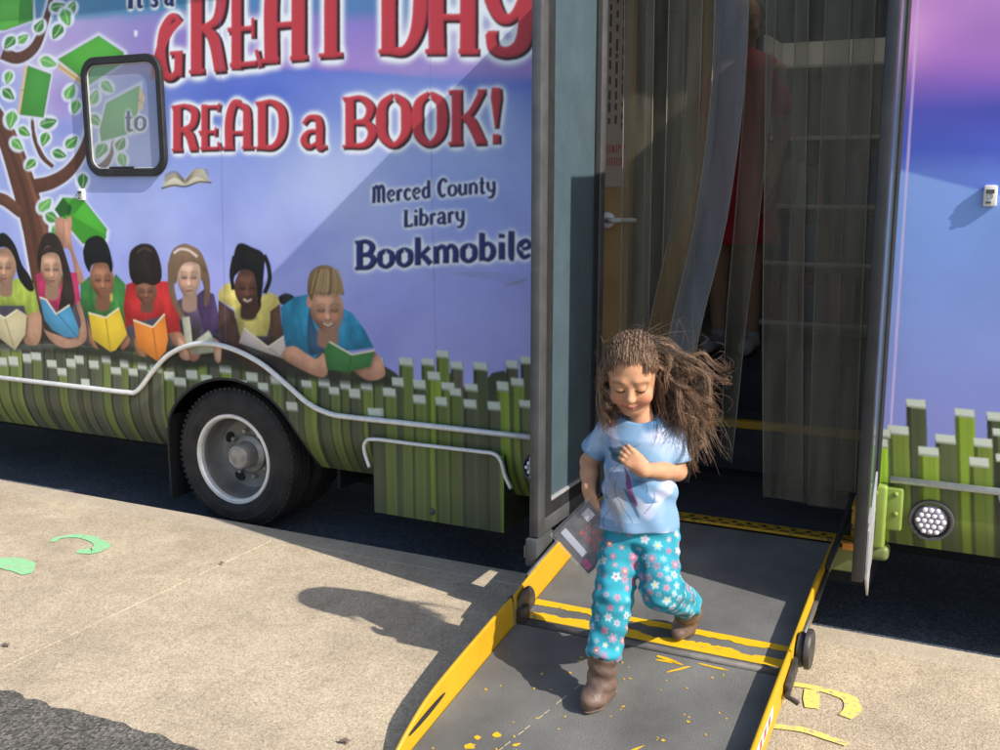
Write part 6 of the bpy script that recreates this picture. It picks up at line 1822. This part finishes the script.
# hair brushed back from the hairline at both sides and over the brow
for k in range(1500):
    sx = gh.choice((-1, 1)); u = gh.random()
    x0 = sx * (.040 + .034 * u) if gh.random() < .6 else gh.uniform(-.05, .05)
    th0 = math.radians(gh.uniform(30, 62) - (34 * u if abs(x0) > .04 else 0)); arc = []
    for t in np.linspace(0, 1, 14):
        th = th0 + t * gh.uniform(1.0, 1.9); x = x0 * (1 - .15 * t)
        w = math.sqrt(max(.02, 1 - (x / .080) ** 2))
        arc.append(H_(x, .010 - .0955 * w * math.cos(th), .014 + .0860 * w * math.sin(th)))
    strand(A_(arc) + gh.normal(0, .0008, (14, 3)) + gh.normal(0, .0012, 3), .0010, .0006, hcol() * gh.uniform(.7, 1.3))
# loose long hair in locks
def bez(a, b_, c, d, n=18):
    t = np.linspace(0, 1, n)[:, None]
    return (1 - t) ** 3 * a + 3 * (1 - t) ** 2 * t * b_ + 3 * (1 - t) * t * t * c + t ** 3 * d
locks = []
for k in range(100):                               # blown out to her left
    root = H_(gh.uniform(-.03, .074), gh.uniform(.0, .09), gh.uniform(-.05, .085))
    root = HC + (root - HC) / np.linalg.norm(root - HC) * gh.uniform(.086, .098)
    u = gh.random()
    end = A_((-.795 + gh.normal(0, .030), -1.0 + gh.normal(0, .035), 1.005 - .25 * u + gh.normal(0, .03)))
    if u > .65: end[0] -= .02
    mid1 = root + A_((.03 + .04 * gh.random(), .02, .02 * gh.random() + .004)); mid2 = A_((end[0] + .03 + gh.normal(0, .015), end[1], (root[2] * .40 + end[2] * .60) + gh.normal(.005, .02)))
    locks.append((root, mid1, mid2, end, gh.integers(20, 34), gh.choice((.006, .008, .010, .018))))
for k in range(26):                               # falls by her right cheek and behind the shoulder
    root = H_(-.068 + gh.normal(0, .006), gh.uniform(-.015, .06), gh.uniform(-.02, .04))
    end = A_((-1.012 + gh.normal(0, .012), -1.085 + gh.normal(0, .025), .865 + gh.normal(0, .03)))
    locks.append((root, root + A_((-.018, -.01, -.04)), end + A_((-.006, .01, .06)), end, gh.integers(26, 36), .011))
for k in range(22):                               # from her left temple back over the ear
    root = H_(.066 + gh.normal(0, .003), gh.uniform(-.035, .03), gh.uniform(-.03, .055)); root = HC + (root - HC) / np.linalg.norm(root - HC) * .088
    end = A_((-.82 + gh.normal(0, .03), -.99 + gh.normal(0, .03), .90 + gh.normal(0, .07)))
    locks.append((root, root + HR @ A_((.018, .03, .0)), end + A_((.0, .0, .07)), end, gh.integers(20, 30), gh.choice((.006, .014))))
for k in range(40):                               # down her back and over her left shoulder
    root = H_(gh.uniform(-.05, .07), gh.uniform(.05, .1), gh.uniform(-.07, .03))
    end = A_((-.84 + gh.normal(0, .04), -.985 + gh.normal(0, .03), .82 + gh.normal(0, .05)))
    locks.append((root, root + A_((.02, .03, -.02)), end + A_((.02, .0, .09)), end, gh.integers(26, 40), gh.choice((.007, .02))))
for root, m1, m2, end, n_, sp in locks:
    base_ = bez(root, m1, m2, end); amp = gh.uniform(.008, .020); fq = gh.uniform(7, 15); ph = gh.uniform(0, 6); lc = hcol()
    t = np.linspace(0, 1, 18)
    curl = np.stack([np.cos(t * fq + ph), np.sin(t * fq * .8 + ph), np.sin(t * fq + ph)], 1) * (amp * t * (1 + 1.3 * t * t))[:, None]
    for s_ in range(n_):
        o_ = gh.normal(0, sp * .45, 3); o2 = gh.normal(0, sp * .8, 3)
        p = base_ + curl + o_ * (.5 + .3 * t)[:, None] + o2 * (t ** 1.6)[:, None]
        cut_ = gh.uniform(.8, 1.0); m = max(6, int(18 * cut_))
        fz = np.sin(t * gh.uniform(9, 22) + gh.uniform(0, 6, 3)[:, None]).T * (.0035 * t)[:, None]; strand((p + fz)[:m], gh.uniform(.0005, .0009), .0003, lc * gh.uniform(.7, 1.5))
for k in range(150):                              # single flyaway hairs
    root = H_(gh.uniform(-.06, .07), gh.uniform(-.03, .09), gh.uniform(.02, .085)); root = HC + (root - HC) / np.linalg.norm(root - HC) * .097
    up_ = (root - HC) / np.linalg.norm(root - HC)
    end = root + up_ * gh.uniform(.01, .04) + A_((gh.uniform(.0, .11), gh.normal(0, .03), gh.normal(-.01, .03)))
    strand(bez(root, root + up_ * .02, end + gh.normal(0, .015, 3), end, 12), .0006, .0003, A_((.12, .08, .05)))
for k in range(120):
    a0 = A_((-.83 + gh.normal(0, .03), -1.0 + gh.normal(0, .03), .98 + gh.normal(0, .06)))
    end = a0 + A_((gh.uniform(.02, .11), gh.normal(0, .04), gh.normal(-.02, .06)))
    strand(bez(a0, a0 + A_((.03, 0, .03)), end + gh.normal(0, .03, 3), end, 14), .0007, .0003, A_((.11, .07, .045)))
Vn = np.concatenate(V); Fn = np.concatenate(Fc); Cn = np.concatenate(HCol)
me = bpy.data.meshes.new('hair_strands')
me.vertices.add(len(Vn)); me.vertices.foreach_set('co', Vn.astype(np.float32).ravel())
me.loops.add(Fn.size); me.loops.foreach_set('vertex_index', Fn.astype(np.int32).ravel())
me.polygons.add(len(Fn)); me.polygons.foreach_set('loop_start', np.arange(0, Fn.size, 4, dtype=np.int32)); me.polygons.foreach_set('loop_total', np.full(len(Fn), 4, np.int32))
me.polygons.foreach_set('use_smooth', np.ones(len(Fn), bool)); me.update(calc_edges=True)
set_art(me, Cn)
st_ = link_mesh('hair_lock', me, M_HAIR, hair)

# the plastic-wrapped magazine she holds by its top corner
mg = empty('wrapped_magazine', (-1.07, -1.12, .55))
tag(mg, 'grey magazine in a clear plastic sleeve dangling from the hand of the running child', 'magazine')
c0 = A_((-1.068, -1.118, .648)); u = A_((-.106, -.012, -.118)); v = A_((.098, .030, -.112))
n_ = np.cross(u, v); n_ /= np.linalg.norm(n_)
if n_[1] > 0: n_ = -n_
def pq(a, b_, h): return tuple(c0 + u * a + v * b_ + n_ * h)
def slab(mb, a0, a1, b0, b1, h0, h1):
    mb.poly([pq(a0, b0, h0), pq(a1, b0, h0), pq(a1, b1, h0), pq(a0, b1, h0)], thick=tuple(n_ * (h1 - h0)))
b = MB(); slab(b, 0.02, 1.0, .02, 1.05, 0, .006); b.build('cover', mat('magazine_cover', (.10, .095, .105), .35, var=.5, scale=30), mg)
b = MB(); slab(b, .72, .86, .08, .72, .006, .0066); b.build('title_strip', mat('pale_label', (.5, .52, .6), .5), mg)
b = MB(); slab(b, .1, .3, .1, .3, .006, .0066); b.build('picture_patch', mat('pale_patch', (.5, .5, .55), .4, var=.3, scale=60), mg)
b = MB()
gm = random.Random(2)
for r_i, (aa, bb0, bb1) in enumerate(((.30, .36, 1.0), (.47, .34, .92))):
    t = bb0
    while t < bb1:
        slab(b, aa, aa + .115, t, t + .016, .006, .0068)
        if gm.random() < .8: slab(b, aa + gm.choice((0, .05, .1)), aa + gm.choice((0, .05, .1)) + .018, t + .0165, t + .045, .006, .00675)
        t += .066
b.build('red_print', mat('red_print', (.50, .06, .07), .5), mg)
b = MB(); slab(b, .82, .96, .78, .98, .006, .0067); b.build('pink_motif', mat('pink_print', (.5, .05, .22), .5, var=.4, scale=90), mg)
m, nt, bs = new_mat('clear_sleeve')
tr = nt.nodes.new('ShaderNodeBsdfTransparent'); mx_ = nt.nodes.new('ShaderNodeMixShader'); mx_.inputs[0].default_value = .12
bs.inputs['Base Color'].default_value = (.6, .6, .62, 1); bs.inputs['Roughness'].default_value = .1
tc = nt.nodes.new('ShaderNodeTexCoord'); nz_ = nt.nodes.new('ShaderNodeTexNoise'); nz_.inputs['Scale'].default_value = 25; bp = nt.nodes.new('ShaderNodeBump'); bp.inputs['Strength'].default_value = .6
nt.links.new(tc.outputs['Object'], nz_.inputs['Vector']); nt.links.new(nz_.outputs['Fac'], bp.inputs['Height']); nt.links.new(bp.outputs['Normal'], bs.inputs['Normal'])
nt.links.new(tr.outputs[0], mx_.inputs[1]); nt.links.new(bs.outputs[0], mx_.inputs[2]); nt.links.new(mx_.outputs[0], nt.nodes['Material Output'].inputs[0])
b = MB(); slab(b, -.06, 1.04, -.04, 1.09, -.0035, .0105); b.build('sleeve', m, mg)

# ================= the person in red standing inside the bus, mostly behind the strips
PX, PY, PZ = -1.21, 1.16, .756
ad = empty('person', (PX, PY, PZ))
tag(ad, 'person in red dress and white sneakers standing inside the bus behind the vinyl strips', 'person')
G = Field((PX - .34, PY - .3, PZ - .01), (PX + .34, PY + .28, PZ + 1.72), .007)
hc = A_((PX, PY - .02, PZ + 1.56)); hr = head_axes((.2, -1, -.1)); add_head(G, hc, hr, 1.12)
o_ = A_((PX, PY, PZ))
G.cone(o_ + (0, 0, 1.36), hc + (0, 0.02, -.06), .05, .048, .02); G.cone(o_ + (0, 0, 1.0), o_ + (0, 0, 1.28), .11, .12, .04); G.cone(o_ + (0, 0, .86), o_ + (0, 0, 1.0), .125, .11, .04)
for s_ in (-1, 1):
    G.cone(o_ + (s_ * .15, 0, 1.32), o_ + (s_ * .19, .0, 1.04), .045, .037, .03); G.cone(o_ + (s_ * .19, 0, 1.04), o_ + (s_ * .18, -.1, .82), .036, .026, .02)
    hand(G, o_ + (s_ * .18, -.1, .82), (0, -.15, -1), (s_, 0, 0), .17, 25, 5, s_, 35)
    G.cone(o_ + (s_ * .085, 0, .84), o_ + (s_ * .08, -.02, .46), .078, .055, .03); G.cone(o_ + (s_ * .08, -.02, .46), o_ + (s_ * .08, .02, .10), .052, .036, .02); G.cone(o_ + (s_ * .08, .03, .05), o_ + (s_ * .09, -.12, .04), .035, .032, .02)
me, co = G.mesh('adult_body'); set_art(me, np.tile((.40, .23, .15), (len(co), 1)))
def apart(me, name, m, p=ad):
    o = link_mesh(name, me, m, p)
    if p is ad: o.matrix_parent_inverse = Matrix.Translation(-Vector(ad.location))
    return o
apart(me, 'body', M_SKIN)
D = Field((PX - .3, PY - .25, PZ + .5), (PX + .3, PY + .25, PZ + 1.42), .008)
D.cone(o_ + (0, 0, .56), o_ + (0, 0, 1.0), .20, .125, .03); D.cone(o_ + (0, 0, 1.0), o_ + (0, 0, 1.3), .125, .135, .03)
for s_ in (-1, 1): D.cone(o_ + (s_ * .1, 0, 1.34), o_ + (s_ * .175, 0, 1.16), .06, .056, .03)
D.cut(lambda P_: P_[..., 2] - (PZ + .53), k=.004)
me, co = D.mesh('dress'); apart(me, 'dress', mat('red_dress', (.42, .012, .03), .8, var=.2, scale=9))
Hh = Field(hc - .2, hc + .2, .007); Hh.ell(hc + (0, .03, .02), (.092, .105, .1), .01); Hh.cone(hc + (0, .07, 0), hc + (0, .09, -.18), .08, .05, .02)
Hh.cut(lambda P_: P_[..., 1] - (hc[1] - .045) + .4 * np.clip(P_[..., 2] - hc[2] - .05, -.2, .1), k=.004)
me, co = Hh.mesh('hair2'); apart(me, 'hair', mat('dark_hair', (.02, .015, .012), .5, var=.4, scale=40))
for s_ in (-1, 1):
    N2 = Field(o_ + (s_ * .085 - .08, -.22, -.01), o_ + (s_ * .085 + .08, .12, .16), .005)
    N2.cone(o_ + (s_ * .08, .03, .045), o_ + (s_ * .092, -.13, .04), .042, .038, .02); N2.cone(o_ + (s_ * .08, .02, .05), o_ + (s_ * .08, .02, .10), .042, .040, .02)
    N2.cut(lambda P_: P_[..., 2] - PZ - .001, k=.003); N2.cut(lambda P_: (PZ + .105) - P_[..., 2], k=.003)
    me, co = N2.mesh('sneaker'); apart(me, 'sneaker', mat('grey_sneaker', (.3, .3, .29), .7))
